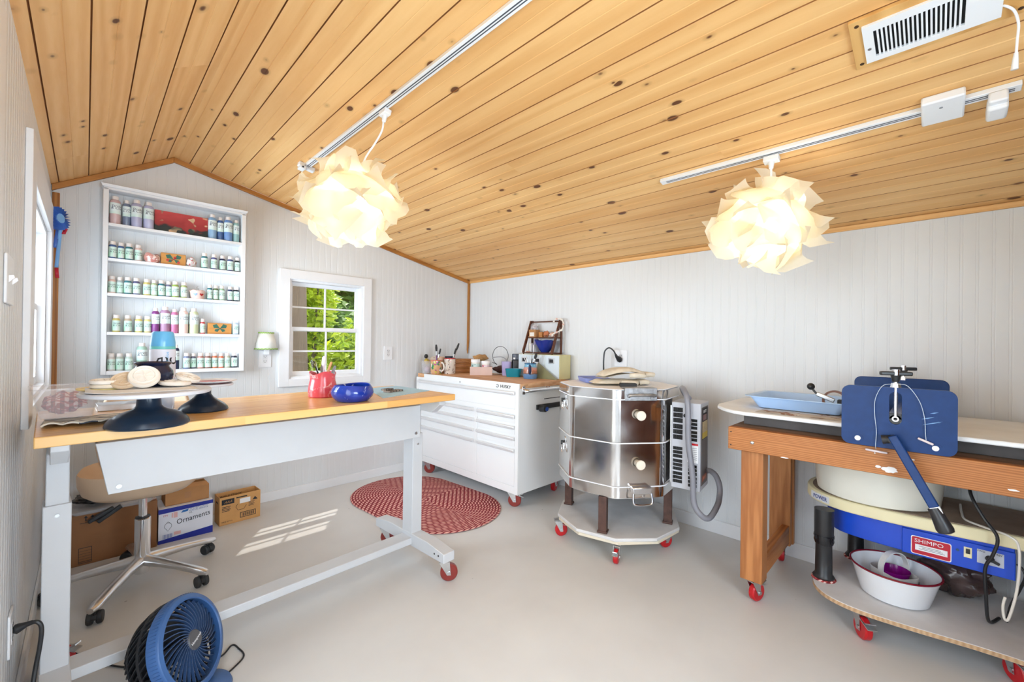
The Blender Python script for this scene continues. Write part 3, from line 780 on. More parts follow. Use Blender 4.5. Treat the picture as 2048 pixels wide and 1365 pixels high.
ctool('wooden_paddle', (cx, cy_-.02, zb), (cx+.055, cy_-.018, TZ+.158), 'grey plastic rib at the right rim of the coral vase', GT, M_greyp, .0055)
# blue bowl
M_bluebowl = glaze('cobalt_speckled_glaze', W(38, 72, 178), W(210, 216, 236), 17, .66, .12, W(22, 42, 130))
g = wob([(0, 0), (.066, 0), (.074, .004), (.092, .024), (.098, .042), (.094, .060), (.085, .075), (.083, .078), (.080, .074), (.088, .058), (.091, .042), (.084, .024), (.06, .009), (0, .007)], 64, 2, .03)
single('glazed_bowl', g, M_bluebowl, 'speckled cobalt blue bowl near the front edge of the work table', 'bowl', loc=(.905, 1.975, TZ))
# cutting mat with scraps
M_mat = NB('cutting_mat', W(178, 214, 226), .6); q = M_mat; X = q.sep(q.co())
l1 = q.m('LESS_THAN', q.m('FRACT', q.m('MULTIPLY', X[0], 40)), .06); l2 = q.m('LESS_THAN', q.m('FRACT', q.m('MULTIPLY', X[1], 40)), .06)
q.set('Base Color', q.mix(q.m('MULTIPLY', q.m('MAXIMUM', l1, l2), .45), W(170, 208, 232), W(90, 140, 180))); M_mat = q.mat
g = G(); g.prism([(1.058, 1.965), (1.425, 2.10), (1.41, 2.455), (1.20, 2.42)], TZ+.0003, TZ+.0025)
single('cutting_mat', g, M_mat, 'pale blue cutting mat at the right end of the work table', 'mat')
M_scrap = plain('striped_clay', W(150, 136, 126), .7, var=.35, scale=80)
for k, (x, y, z, a, sx, sy, lab) in enumerate(((1.235, 2.175, .0028, 20, .125, .05, 'dark-edged flat clay slab lying on the blue cutting mat'), (1.205, 2.19, .0115, 24, .075, .035, 'small brown clay piece lying on top of the flat slab on the cutting mat'))):
    g = G(); g.prism(rrect(sx, sy, .012, 3), 0, .008)
    o = single('clay_slab', g, [M_scrap, M_blackm][0], lab, 'clay', loc=(x, y, TZ+z), rot=(0, 0, R(a)), bev=.002)
    for i in range(5):
        g = G(); g.box(-sx*.42+i*sx*.19, -sx*.42+i*sx*.19+.006, -sy*.5-.001, sy*.5+.001, .002, .0086)
        obj('dark_band', g, M_blackm, o)

# ------------------------------------------------------------------ under the table
M_tan = plain('tan_shell', W(206, 178, 150), .4, var=.03)
OC = thing('office_chair', 'tan swivel chair with a polished five-star base under the table', 'chair', (.225, 2.97, 0))
for k in range(5):
    a = R(246 + 72*k); d = V((math.cos(a), math.sin(a), 0)); t = V((-d.y, d.x, 0))
    g = G(); prof = [(.025, .095, .155, .030), (.12, .092, .140, .022), (.22, .085, .124, .022), (.30, .074, .110, .024), (.345, .066, .102, .026), (.372, .066, .092, .014)]
    vs = []
    for r_, zl, zh, w_ in prof:
        for i in range(10):
            q_ = 2*PI*i/10; vs.append(d*r_ + t*w_*math.cos(q_) + V((0, 0, (zl+zh)/2 + (zh-zl)/2*math.sin(q_))))
    fs = [(i*10+j, (i+1)*10+j, (i+1)*10+(j+1) % 10, i*10+(j+1) % 10) for i in range(5) for j in range(10)] + [tuple(range(50, 60)), tuple(reversed(range(10)))]
    g.add(vs, fs); obj('leg', g, M_alu, OC, ang=60)
    cr = bpy.data.objects.new('caster', None); C.objects.link(cr); cr.parent = OC; cr.location = d*.345; cr.rotation_euler = (0, 0, a + R([200, 150, 100, 60, 20][k]))
    for s in (-1, 1):
        g = G(); g.lathe([(0, -.011), (.024, -.011), (.028, -.006), (.028, .006), (.024, .011), (0, .011)], 24)
        g.v = [V((p.x+.016, p.z+s*.017, p.y+.0285)) for p in g.v]; obj('wheel', g, M_rubber, cr)
    g = G(); g.lathe([(.02, -.009), (.030, -.009), (.030, .009), (.02, .009), (.02, -.009)], 20, a0=0, a1=PI); g.v = [V((p.x+.016, p.z, p.y+.0285)) for p in g.v]
    g.cyl((0, 0, .045), (0, 0, .072), .007, n=10); obj('hood', g, M_black, cr)
lobj('gas_lift', [(0, .06), (.03, .06), (.034, .09), (.034, .345), (.030, .35), (.018, .35), (.018, .485), (0, .486)], M_chrome, OC, 32)
lobj('collar', [(.0185, .345), (.031, .348), (.031, .356), (.0185, .358)], M_black, OC, 24)
g = G(); g.cbox((0, 0, .49), (.16, .20, .03)); g.tube([(.02, .05, .485), (.10, .16, .475), (.13, .21, .48)], .006, 8); obj('mechanism', g, M_black, OC, bev=.004)
g = G()
g.prism(rrect(.48, .46, .17, 8), 0, 1)
g = G(); n = 40
rows = [(.62, .492), (.80, .502), (.93, .530), (.99, .575), (1.0, .625), (.985, .632), (.93, .60), (.80, .575), (.4, .568)]
P = rrect(.49, .47, .19, 9); k = len(P)
vs = [(x*f, y*f, z) for f, z in rows for x, y in P]
fs = [(i*k+j, i*k+(j+1) % k, (i+1)*k+(j+1) % k, (i+1)*k+j) for i in range(len(rows)-1) for j in range(k)] + [tuple(reversed(range(k))), tuple(range((len(rows)-1)*k, len(rows)*k))]
g.add(vs, fs); obj('seat', g, M_tan, OC, ang=50)
g = G()
def backf(u, v):
    a = (u-.5)*2; z = .60+.385*v
    w_ = .215*(1-.25*abs(v-.45)**1.5*2.0)
    return V((a*w_, .215+.05*v-.055*a*a, z + .0*a))
g.grid(backf, 20, 12); obj('backrest', g, M_tan, OC, solid=.025, bev=.008, ang=60)
g = G(); g.tube([(0, .08, .488), (0, .20, .495), (0, .255, .56), (0, .262, .70)], .014, 10); obj('back_support', g, M_alu, OC)
OC.rotation_euler = (0, 0, R(-8))

# cardboard boxes
def openbox(w, d, h, t=.004):
    g = G(); g.box(0, w, 0, d, 0, t); g.box(0, w, 0, t, t, h); g.box(0, w, d-t, d, t, h); g.box(0, t, t, d-t, t, h); g.box(w-t, w, t, d-t, t, h)
    return g
BX = thing('cardboard_box', 'large plain brown cardboard box under the left end of the table', 'box', (-.045, 3.43, 0))
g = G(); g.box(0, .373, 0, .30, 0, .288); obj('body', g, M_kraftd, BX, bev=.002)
M_blk = M_ink
f_ = lambda x, z: onface((x, -.0006, z), (1, 0, 0), (0, 0, 1))
g = G()
for x in (.058, .085): g.box(x-.0025, x+.0025, -.0008, 0, .252, .275); g.prism([(x-.008, .268), (x+.008, .268), (x, .279)], -.0008, 0); 
k0 = len(g.v)
g = G()
for x in (.058, .085):
    g.box(x-.0025, x+.0025, -.0008, 0, .25, .27)
    q = G(); q.prism([(x-.009, .267), (x+.009, .267), (x, .28)], 0, .0008); b0 = len(g.v); g.v += [V((p.x, -p.z, p.y)) for p in q.v]; g.f += [tuple(i+b0 for i in f) for f in q.f]; g.m += q.m
g.box(.035, .105, -.0008, 0, .238, .2405)
obj('arrow_print', g, M_blk, BX, flat=True)
g = G()
for z0, z1 in ((.02, .0225), (.035, .036), (.05, .051), (.065, .066), (.08, .081), (.097, .0995), (.012, .0145)): g.box(.03, .085, -.0008, 0, z0, z1)
g.box(.03, .032, -.0008, 0, .012, .099); g.box(.083, .085, -.0008, 0, .012, .099)
obj('mark_print', g, M_blk, BX, flat=True)
LD = thing('bin_lid', 'clear plastic bin lid lying across the large brown box', 'lid', (-.06, 3.40, .2885))
g = tubshape(.34, .24, .36, .26, .02); g.v = [p+V((.19, .14, 0)) for p in g.v]; obj('body', g, M_clear, LD)
g = G(); A = rrect(.385, .285, .03, 5, .19, .14); g.prism(A, .018, .024); obj('rim', g, M_clear, LD)
rb = random.Random(8)
def lump(c, r, seed, amp=.3, n=24):
    g = G(); g.sphere((0, 0, 0), 1, n, n*2//3)
    for i, p in enumerate(g.v):
        d = p.normalized(); q = 1 + amp*noise.noise(d*2.0+V((seed, 0, 0))) + amp*.5*noise.noise(d*5+V((0, seed, 0)))
        g.v[i] = V((c[0]+d.x*r[0]*q, c[1]+d.y*r[1]*q, c[2]+d.z*r[2]*q))
    return g
M_bag = plain('black_bag', (.012, .012, .014), .3, var=.2)
single('black_bag', lump((0, 0, .02), (.11, .09, .025), 3), M_bag, 'crumpled black bag lying on the clear bin lid behind the left table leg', 'bag', loc=(.06, 3.54, .328))
g = G()
for k, (a, dx) in enumerate(((28, 0), (34, .035))):
    t = M.Translation((dx, -.012*k, 0)) @ M.Rotation(R(-a), 4, 'Y')
    g.T = t; g.cbox((0, 0, .0), (.12, .03, .02))
g.T = M.Identity(4)
single('black_clamp', g, M_black, 'pair of black plastic handles hanging over the front of the large brown box', 'tool', loc=(.075, 3.375, .285), bev=.004)
US = thing('cardboard_box', 'white and blue postal box marked Ornaments under the table', 'box', (.336, 3.45, 0), R(-1.5))
M_pwhite = plain('postal_white', W(226, 226, 234), .6, var=.02); M_pblue = plain('postal_blue', W(16, 36, 146), .5, var=.06)
g = G(); g.box(0, .283, 0, .21, 0, .218); obj('body', g, M_pwhite, US, bev=.002)
g = G(); g.hexa([(-.0006, -.0012, .0), (.2836, -.0012, .0), (.2836, 0, .0), (-.0006, 0, .0), (-.0006, -.0012, .022), (.2836, -.0012, .046), (.2836, 0, .046), (-.0006, 0, .022)])
g.hexa([(-.0006, -.0012, .188), (.2836, -.0012, .196), (.2836, 0, .196), (-.0006, 0, .188), (-.0006, -.0012, .217), (.2836, -.0012, .2185), (.2836, 0, .2185), (-.0006, 0, .217)])
obj('blue_band', g, M_pblue, US, flat=True)
M_pen = M_ink
text('Ornaments', .047, M_pen, US, onface((.178, -.001, .128), (1, 0, .12), (-.12, 0, 1)), 'handwriting', shear=.1, width=.83)
text('12...', .014, M_pen, US, onface((.165, -.001, .163), (1, 0, .08), (-.08, 0, 1)), 'handwriting', shear=.3)
text('UNITED STATES', .0135, plain('print_grey_blue', W(110, 120, 160), .6), US, onface((.205, -.001, .190), (1, 0, .04), (-.04, 0, 1)), shear=.2)
text('POSTAL SERVICE', .0135, plain('print_grey_blue', W(110, 120, 160), .6), US, onface((.205, -.001, .177), (1, 0, .04), (-.04, 0, 1)), shear=.2)
text('ITY', .016, M_red, US, onface((.036, -.001, .172), (1, 0, .03), (-.03, 0, 1)))
g = G(); g.prism([(.112, .172), (.148, .176), (.152, .190), (.122, .187)], 0, .001); g.v = [V((p.x, -p.z-.0002, p.y)) for p in g.v]; obj('eagle_emblem', g, plain('emblem_blue', W(40, 110, 180), .5), US, flat=True)
g = G()
for i in range(9): g.box(.022+i*.0055, .022+i*.0055+(.003 if i % 3 else .0018), -.001, 0, .026, .054)
obj('barcode', g, plain('bar_blue', W(90, 110, 170), .6), US, flat=True)
g = G()
pts = [(.048+.018*math.cos(a), .105+.02*math.sin(a)) for a in [R(q) for q in range(-60, 241, 20)]]
pts = [(.056, .085)] + pts + [(.040, .085), (.048, .072)]
g.tube([(x, -.0008, z) for x, z in pts], .0009, 6, closed=True); g.tube([(.040, -.0008, .126), (.048, -.0008, .132), (.056, -.0008, .125)], .0008, 6)
obj('ornament_drawing', g, M_pen, US, flat=True)
for x0, z0, w_, h_ in ((.075, .150, .02, .035), (.078, .04, .035, .02), (.066, .153, .006, .03)):
    g = G(); g.box(x0, x0+w_, -.0008, 0, z0, z0+h_); obj('pink_stamp', g, plain('stamp_pink', W(226, 176, 172), .6), US, flat=True)
SB = thing('cardboard_box', 'smaller open brown box stacked on the white and blue postal box', 'box', (.372, 3.485, .2195), R(1))
obj('body', openbox(.232, .165, .095), M_kraft, SB, bev=.0015)
g = G(); g.hexa([(.0, .0, .095), (.232, 0, .095), (.232, .003, .0975), (0, .003, .0975), (.004, .055, .112), (.225, .06, .104), (.225, .062, .106), (.004, .058, .1145)]); obj('flap', g, M_kraft, SB)
g = G(); g.box(.1, .135, -.0008, 0, .03, .07); obj('label', g, plain('faded_label', W(170, 122, 80), .6), SB, flat=True)
single('brown_paper', lump((0, 0, 0), (.09, .055, .018), 11, .4), plain('packing_brown', W(120, 92, 66), .8, var=.2), 'crumpled brown packing filling the smaller open box', 'paper', loc=(.488, 3.56, .292))
SG = thing('cardboard_box', 'open tan box printed in black beside the postal box against the wall', 'box', (.668, 3.50, 0), R(3))
obj('body', openbox(.255, .125, .195), plain('tan_carton', W(204, 152, 92), .7, var=.06, scale=14), SG, bev=.0015)
g = G(); g.box(.012, .088, -.001, 0, .142, .178); obj('logo_patch', g, M_blk, SG, flat=True)
g = G(); g.prism([(.202, .135), (.236, .135), (.219, .158)], 0, .001); g.v = [V((p.x, -p.z, p.y)) for p in g.v]
g.box(.10, .168, -.001, 0, .170, .178)
g.box(.125, .225, -.001, 0, .026, .030); g.box(.125, .225, -.001, 0, .060, .064); g.box(.125, .129, -.001, 0, .03, .06); g.box(.221, .225, -.001, 0, .03, .06)
for i in range(12): g.box(.137+i*.0066, .137+i*.0066+(.004 if i % 2 else .0025), -.001, 0, .034, .056)
for i in range(4): g.box(.014, .066-.006*(i % 2), -.001, 0, .124-i*.010, .128-i*.010); g.box(.178, .216-.005*(i % 2), -.001, 0, .124-i*.009, .127-i*.009)
obj('black_print', g, M_blk, SG, flat=True)
g = G(); g.tube([(.108, -.0008, .128), (.098, -.0008, .108), (.112, -.0008, .085), (.148, -.0008, .085), (.164, -.0008, .112)], .0012, 6); obj('diagram_print', g, M_blk, SG, flat=True)
g = G(); g.box(.122, .188, -.0016, -.0004, .128, .162); obj('white_label', g, M_paper, SG, flat=True)
text('SINGLE STOCK', .022, M_blk, SG, onface((.095, .1206, .163), (1, 0, 0), (0, 0, 1)))
text('SINGLE', .016, M_blk, SG, onface((-.0006, .06, .15), (0, -1, 0), (0, 0, 1)))
text('AAA', .024, M_kraft, SG, onface((.05, -.0016, .158), (1, 0, .05), (-.05, 0, 1)), shear=.4)
text('CASE QTY 6', .012, M_blk, SG, onface((.045, -.0006, .022), (1, 0, 0), (0, 0, 1)))

# ------------------------------------------------------------------ rug
q = NB('braided_rug', (.5, .2, .2), .9, 0, .1); co = q.co(); X = q.sep(co)
ax_ = q.m('ABSOLUTE', X[0]); ay = q.m('ABSOLUTE', X[1])
dy = q.m('MAXIMUM', q.m('SUBTRACT', ay, .25), 0.0); yc_ = q.m('MINIMUM', ay, .25)
rad = q.m('SQRT', q.m('ADD', q.m('MULTIPLY', ax_, ax_), q.m('MULTIPLY', dy, dy)))
ring = q.m('DIVIDE', rad, .0225); fr = q.m('FRACT', ring); ri = q.m('FLOOR', ring)
ang_ = q.m('ARCTAN2', dy, ax_)
arc = q.m('ADD', q.m('MULTIPLY', ang_, rad), yc_)
ph = q.m('FRACT', q.m('ADD', q.m('MULTIPLY', arc, 21), q.m('ADD', q.m('MULTIPLY', ri, .5), q.m('MULTIPLY', fr, .5))))
rnd_ = q.white(q.comb(ri, q.m('FLOOR', q.m('MULTIPLY', arc, 21)), 0.0))[0]
v_ = q.m('MULTIPLY', q.m('SINE', q.m('MULTIPLY', fr, PI)), q.m('SINE', q.m('MULTIPLY', ph, PI)))
light_ = q.mix(q.m('MULTIPLY', rnd_, .6), W(236, 182, 172), W(214, 140, 132))
q.set('Base Color', q.mix(q.ramp(v_, [(.38, (0, 0, 0)), (.62, (1, 1, 1))]), W(142, 56, 64), light_))
q.bump(v_, .6, .006); M_rug = q.mat
g = G(); P = []
for i in range(72):
    a = 2*PI*i/72; r_ = .445
    P.append((r_*math.cos(a), r_*math.sin(a) + (.25 if math.sin(a) > 0 else -.25 if math.sin(a) < 0 else 0)))
n = len(P)
vs = [(x*f, y*f, z) for f, z in ((.985, .0005), (1.0, .006), (.985, .0115)) for x, y in P]
g.add(vs, [(i+k*n, (i+1) % n+k*n, (i+1) % n+(k+1)*n, i+(k+1)*n) for k in (0, 1) for i in range(n)] + [tuple(range(2*n, 3*n)), tuple(reversed(range(n)))])
single('braided_rug', g, M_rug, 'oval braided rug in dusty red and pink in front of the tool chest', 'rug', loc=(1.965, 2.95, 0), rot=(0, 0, R(4)))

# ------------------------------------------------------------------ fan
M_fblue = plain('fan_blue', W(58, 96, 150), .4, var=.08); M_fdark = plain('fan_dark', W(30, 32, 36), .45, var=.15); M_fgr = plain('fan_grille_blue', W(48, 72, 110), .4, var=.08)
FN = thing('floor_fan', 'dark blue round floor fan tilted up beside the table crossbar', 'fan', (.285, 1.93, 0))
nrm = V((.70, -.56, .36)).normalized(); FC = V((0, 0, .188))
mt = look(nrm).to_4x4(); mt.translation = FC
def fobj(name, g, mat, parent=FN, **k):
    g.v = [mt @ p for p in g.v]; return obj(name, g, mat, parent, **k)
RF = .163
g = G(); g.lathe([(RF-.004, -.03), (RF, -.028), (RF, .006), (RF-.004, .012), (RF-.018, .016), (RF-.022, .012), (RF-.020, .002), (RF-.012, -.03), (RF-.004, -.03)], 72)
fr_ = fobj('front_ring', g, M_fblue)
g = G()
for k in range(90):
    a = 2*PI*k/90; c, s = math.cos(a), math.sin(a); g.bar((c*(RF-.002), s*(RF-.002), -.028), (c*(RF+.0005), s*(RF+.0005), .004), .002, .003, (c, s, 0))
fobj('rib', g, M_fblue, fr_)
g = G()
for k in range(34):
    a = 2*PI*k/34; pts = []
    for i in range(9):
        t = i/8; r_ = .034+(RF-.024-.034)*t; b_ = a + .95*t - .25*t*t
        pts.append(V((r_*math.cos(b_), r_*math.sin(b_), .012 - .02*t + .028*(1-t)*t)))
    for p0, p1 in zip(pts, pts[1:]): g.bar(p0, p1, .0028, .010, (0, 0, 1))
fobj('grille', g, M_fgr)
g = G(); g.lathe([(0, .022), (.03, .020), (.036, .014), (.034, .006), (0, .006)], 40); hb = fobj('hub_badge', g, plain('fan_badge', W(84, 84, 88), .45))
tm = letters('Honeywell', .0135, ext=.0003); tm.T = M.Identity(4)
tm.v = [M.Rotation(R(10), 4, 'Z') @ p + V((0, 0, .0224)) for p in tm.v]; fobj('lettering', tm, M_paper, hb, flat=True)
for k in range(5):
    a = 2*PI*k/5; g = G()
    g.grid(lambda u, v: V(((.025+.095*u)*math.cos(a+v*.9+.25*u), (.025+.095*u)*math.sin(a+v*.9+.25*u), -.012-.035*v)), 6, 5)
    fobj('blade', g, M_fdark, solid=.002)
g = G()
for k in range(40):
    a = 2*PI*k/40; pts = []
    for i in range(8):
        t = i/7; r_ = RF-.006 - (.055)*t**2.2; b_ = a + .55*t
        pts.append(V((r_*math.cos(b_), r_*math.sin(b_), -.03-.115*t)))
    for p0, p1 in zip(pts, pts[1:]): g.bar(p0, p1, .004, .009, V((p0.x, p0.y, 0)))
g.lathe([(RF-.01, -.055), (RF-.004, -.055), (RF-.004, -.064), (RF-.01, -.064), (RF-.01, -.055)], 48); g.lathe([(RF-.028, -.105), (RF-.022, -.105), (RF-.024, -.112), (RF-.03, -.112), (RF-.028, -.105)], 48)
fobj('rear_cage', g, M_fdark)
g = G(); g.lathe([(0, -.16), (.08, -.158), (.094, -.146), (.094, -.138), (.06, -.142), (.05, -.06), (0, -.055)], 40); fobj('motor_housing', g, M_fdark)
g = G(); g.lathe([(0, 0), (.092, 0), (.098, .005), (.094, .014), (.07, .02), (0, .024)], 40); g.v = [p + V((.03, -.025, 0)) for p in g.v]; obj('base', g, M_fblue, FN)
g = G()
for s in (-1, 1):
    sd = nrm.cross(V((0, 0, 1))).normalized()*s
    g.tube(smoothpath([V((.03, -.025, .012))+sd*.06, V((.01, -.01, .03))+sd*.125, FC - nrm*.04 + sd*(RF+.006)], 5), .008, 8)
obj('bracket', g, M_fdark, FN)
g = G(); g.tube(smoothpath([(.40, 1.93, .005), (.47, 1.99, .004), (.468, 2.06, .004), (.452, 2.10, .004), (.40, 2.055, .004), (.30, 2.075, .004), (.10, 2.28, .004), (-.02, 2.5, .004), (-.10, 2.72, .004)], 8), .0033, 8)
single('power_cord', g, M_black, 'thin black cord on the floor curling out from under the blue fan', 'cord')
# ------------------------------------------------------------------ tool chest
TC = thing('tool_chest', 'large white rolling tool chest with many wide drawers and a wooden top', 'tool chest', (2.36, 2.268, 0))
CW, CD, CZ = 1.43, .62, .983      # along +y, along +x
g = G(); g.box(.004, CD, 0, CW, .125, CZ-.038); obj('body', g, M_chest, TC, bev=.004)
g = G(); g.box(.012, CD+.01, -.003, CW, CZ-.0375, CZ); obj('wood_top', g, M_ctop, TC, bev=.002)
g = G(); g.box(-.002, .012, -.001, CW-.13, CZ-.04, CZ+.001); g.box(-.002, .012, CW-.13, CW, CZ-.04, CZ-.036); obj('front_lip', g, M_chest, TC, bev=.001)
g = G()
g.box(-.004, .004, 0, .036, .125, CZ-.038); g.box(-.004, .004, CW-.036, CW, .125, CZ-.038); g.box(-.004, .004, .4865, .5275, .182, .745)
g.box(-.004, .004, .036, CW-.036, .125, .182); g.box(-.004, .004, .036, CW-.036, .745, .782); g.box(-.004, .004, .036, CW-.036, .928, CZ-.038)
obj('front_frame', g, M_chest, TC, bev=.001)
g = G(); g.box(.0042, .006, .03, CW-.03, .17, .93); obj('drawer_gap_shade', g, M_darkgap, TC)  # near-black sheet standing in for the shade between drawers
M_handl = plain('handle_aluminium', (.86, .86, .87), .28, .55, var=.02)
def cdrawer(y0, y1, z0, z1):
    g = G(); g.box(-.001, .004, y0, y1, z0, z1); d = obj('drawer', g, M_chest, TC, bev=.001)
    g = G(); prof = [(-.001, z1-.003), (-.014, z1-.004), (-.020, z1-.010), (-.020, z1-.025), (-.016, z1-.030), (-.001, z1-.030)]
    g.prism([(x, z) for x, z in prof], y0, y1); g.v = [V((p.x, p.z, p.y)) for p in g.v]
    obj('handle', g, M_handl, d, bev=.0015)
cdrawer(.040, CW-.040, .786, .924)
for y0, y1 in ((.040, .486), (.528, CW-.040)):
    for z0, z1 in ((.672, .741), (.586, .657), (.494, .570), (.186, .478)): cdrawer(y0, y1, z0, z1)
g = G(); g.cyl((-.004, .725, .946), (-.007, .725, .946), .008, n=14); obj('lock', g, M_zinc, TC)
text('HUSKY', .037, M_black, TC, onface((-.0046, .145, .950), (0, -1, -.0), (0, 0, 1)), 'logo', ext=.0008, space=1.05)
g = G(); g.tube([(-.0046, (.240)+.013*math.cos(a), .951+.012*math.sin(a)) for a in [R(q) for q in range(40, 360, 30)]], .0022, 6); obj('logo_emblem', g, M_black, TC)
g = G(); g.tube(smoothpath([(.05, -.003, .93), (.05, -.045, .93), (.065, -.055, .93), (.53, -.055, .93), (.545, -.045, .93), (.545, -.003, .93)], 5), .0135, 14); obj('side_handle', g, M_chrome, TC)
g = G(); g.box(.033, .066, -.006, 0, .898, .962); g.box(.53, .56, -.006, 0, .898, .962); obj('handle_bracket', g, M_chrome, TC, bev=.002)
g = G(); g.box(.20, .50, -.014, 0, .765, .805); st_ = obj('magnetic_strip', g, M_black, TC, bev=.002)
g = G(); g.cyl((.245, -.014, .775), (.245, -.065, .775), .030, .026, 24); obj('knob', g, M_black, st_)
g = G(); g.cyl((.258, -.05, .772), (.258, -.068, .772), .018, n=20); obj('knob_cap', g, plain('knob_blue', W(40, 80, 170), .4), st_)
g = G(); g.box(.30, .52, -.003, 0, .842, .847); obj('side_slot', g, M_darkgap, TC)
g = G()
for k in range(8):
    a = k*PI/4; g.cyl((.345+.017*math.cos(a), -.0005, .945+.017*math.sin(a)), (.345+.017*math.cos(a), -.002, .945+.017*math.sin(a)), .0065, n=8)
obj('flower_sticker', g, plain('sticker_pinkbrown', W(176, 120, 110), .5), TC)
for x, y, a in ((.045, .115, -48), (.045, 1.30, -45), (.55, .10, 20), (.55, 1.30, 100)): caster(TC, (x, y, 0), R(a), .052, .035, M_redbrown if x < .3 else M_red, brake=x < .3)

# ------------------------------------------------------------------ things on the tool chest
ZC = CZ
def mug(name, label, loc, r, h, mat, rim, ha):
    root = thing(name, label, 'mug', loc)
    lobj('body', [(0, 0), (r*.9, 0), (r, h*.06), (r, h*.94), (r*.98, h), (r*.93, h), (r*.92, h*.1), (0, h*.07)], mat, root, 36)
    lobj('rim', [(r*1.002, h*.955), (r*1.004, h*1.0), (r*.96, h*1.012), (r*.925, h), (r*.92, h*.955)], rim, root, 36)
    d = V((math.cos(ha), math.sin(ha), 0)); g = G()
    g.tube(smoothpath([d*r*.97+V((0, 0, h*.8)), d*(r*1.35)+V((0, 0, h*.82)), d*(r*1.62)+V((0, 0, h*.55)), d*(r*1.4)+V((0, 0, h*.27)), d*r*.97+V((0, 0, h*.22))], 5), r*.13, 10)
    obj('handle', g, rim if False else M_whitecer, root)
    return root
M_whitecer = plain('white_ceramic', W(232, 226, 216), .2, var=.03)
b = NB('floral_mug', W(206, 160, 120), .25); co = b.co(); vo = b.vor(co, 42)
b.set('Base Color', b.mix(b.ramp(b.noise(co, 18, 2), [(.48, (0, 0, 0)), (.54, (1, 1, 1))]), W(212, 166, 128), b.ramp(b.sep(vo['Color'])[0], [(0, W(60, 130, 90)), (.35, W(200, 190, 80)), (.6, W(226, 224, 236)), (.85, W(170, 60, 130))], 'CONSTANT'))); M_floral = b.mat
b = NB('speckled_mug', W(228, 216, 206), .25); vo = b.vor(b.co(), 46)
b.set('Base Color', b.mix(b.ramp(vo['Distance'], [(.22, (1, 1, 1)), (.27, (0, 0, 0))]), W(226, 216, 206), b.ramp(b.sep(vo['Color'])[0], [(0, W(60, 40, 70)), (.5, W(190, 60, 60)), (.8, W(90, 60, 50))], 'CONSTANT'))); M_speck = b.mat
M_redrim = plain('red_glaze', W(178, 40, 40), .25)
mg1 = mug('mug', 'floral patterned mug of brushes at the left front of the tool chest', (2.455, 3.50, ZC), .056, .135, M_floral, plain('coral_rim', W(214, 120, 100), .3), R(-70))
mg2 = mug('mug', 'speckled white mug with a red rim and paint brushes on the tool chest', (2.575, 3.44, ZC), .056, .155, M_speck, M_redrim, R(215))
GB = 'brushes in the chest mugs'
M_hpurple = plain('handle_purple', W(110, 60, 110), .4); M_hyel = plain('handle_ochre', W(190, 160, 70), .4); M_hred = plain('handle_maroon', W(120, 40, 40), .4)
ctool('paint_brush', (2.46, 3.49, ZC+.014), (2.452, 3.503, ZC+.29), 'tall black-tipped brush standing in the floral mug', GB, M_hpurple, .009)
ctool('paint_brush', (2.445, 3.51, ZC+.014), (2.485, 3.475, ZC+.25), 'ochre-handled brush leaning right in the floral mug', GB, M_hyel, .007)
ctool('paint_brush', (2.565, 3.455, ZC+.016), (2.655, 3.40, ZC+.305), 'tallest black-tipped brush leaning right in the red-rimmed mug', GB, M_hred, .008)
ctool('paint_brush', (2.56, 3.43, ZC+.016), (2.60, 3.375, ZC+.255), 'maroon brush just left of the tallest one in the red-rimmed mug', GB, M_hred, .007)
CB = thing('plastic_cup', 'clear plastic cup with yellow and black odds and ends at the chest left corner', 'cup', (2.415, 3.60, ZC))
obj('body', tubshape(.085, .085, .105, .105, .125), M_clear, CB)
single('bottle_stopper', lump((0, 0, .03), (.026, .026, .03), 5, .15, 16), M_hyel, 'yellow knobbly piece poking out of the clear plastic cup', 'stopper', loc=(2.412, 3.605, ZC+.09))
single('black_bulb', lump((0, 0, .0), (.02, .02, .022), 9, .1, 14), M_black, 'black rubber bulb on top of the clear plastic cup', 'bulb', loc=(2.405, 3.605, ZC+.172))
single('purple_cloth', lump((0, 0, 0), (.030, .030, .03), 12, .2, 18), plain('lilac_cloth', W(196, 180, 206), .8, var=.2), 'pale lilac cloth stuffed in the clear plastic cup', 'cloth', loc=(2.417, 3.598, ZC+.04))
g = G(); g.lathe([(0, 0), (.05, 0), (.052, .008), (.05, .016), (0, .016)], 36)
single('clay_plate', g, M_speck, 'speckled pink round plate propped upright behind the floral mug', 'plate', loc=(2.50, 3.60, ZC+.12), rot=(R(70), 0, R(-32)))
g = G(); g.lathe([(0, 0), (.045, 0), (.048, .01), (.048, .16), (.044, .165), (.043, .02), (0, .015)], 30)
single('clay_cup', g, plain('pale_terracotta', W(226, 188, 160), .6), 'pale peach clay beaker behind the two mugs', 'cup', loc=(2.57, 3.60, ZC))
g = G(); g.lathe([(0, 0), (.04, 0), (.044, .1), (.046, .17), (.042, .17), (.04, .02), (0, .015)], 30)
single('clay_cup', g, M_navyg, 'dark blue cup hidden behind the red-rimmed mug', 'cup', loc=(2.655, 3.555, ZC))
WB = thing('wooden_crate', 'small crate of orange-brown slats right of the red-rimmed mug', 'crate', (2.80, 3.49, ZC), R(-35))
for k in range(3):
    g = G(); g.box(-.11, .11, -.045, -.033, .004+k*.048, .048+k*.048); g.box(-.11, .11, .033, .045, .004+k*.048, .048+k*.048); g.box(-.11, -.098, -.033, .033, .004+k*.048, .048+k*.048); g.box(.098, .11, -.033, .033, .004+k*.048, .048+k*.048)
    obj('slat', g, M_crate, WB, bev=.002)
g = G(); g.box(-.10, .10, -.035, .035, .0, .008); obj('base', g, M_crate, WB)
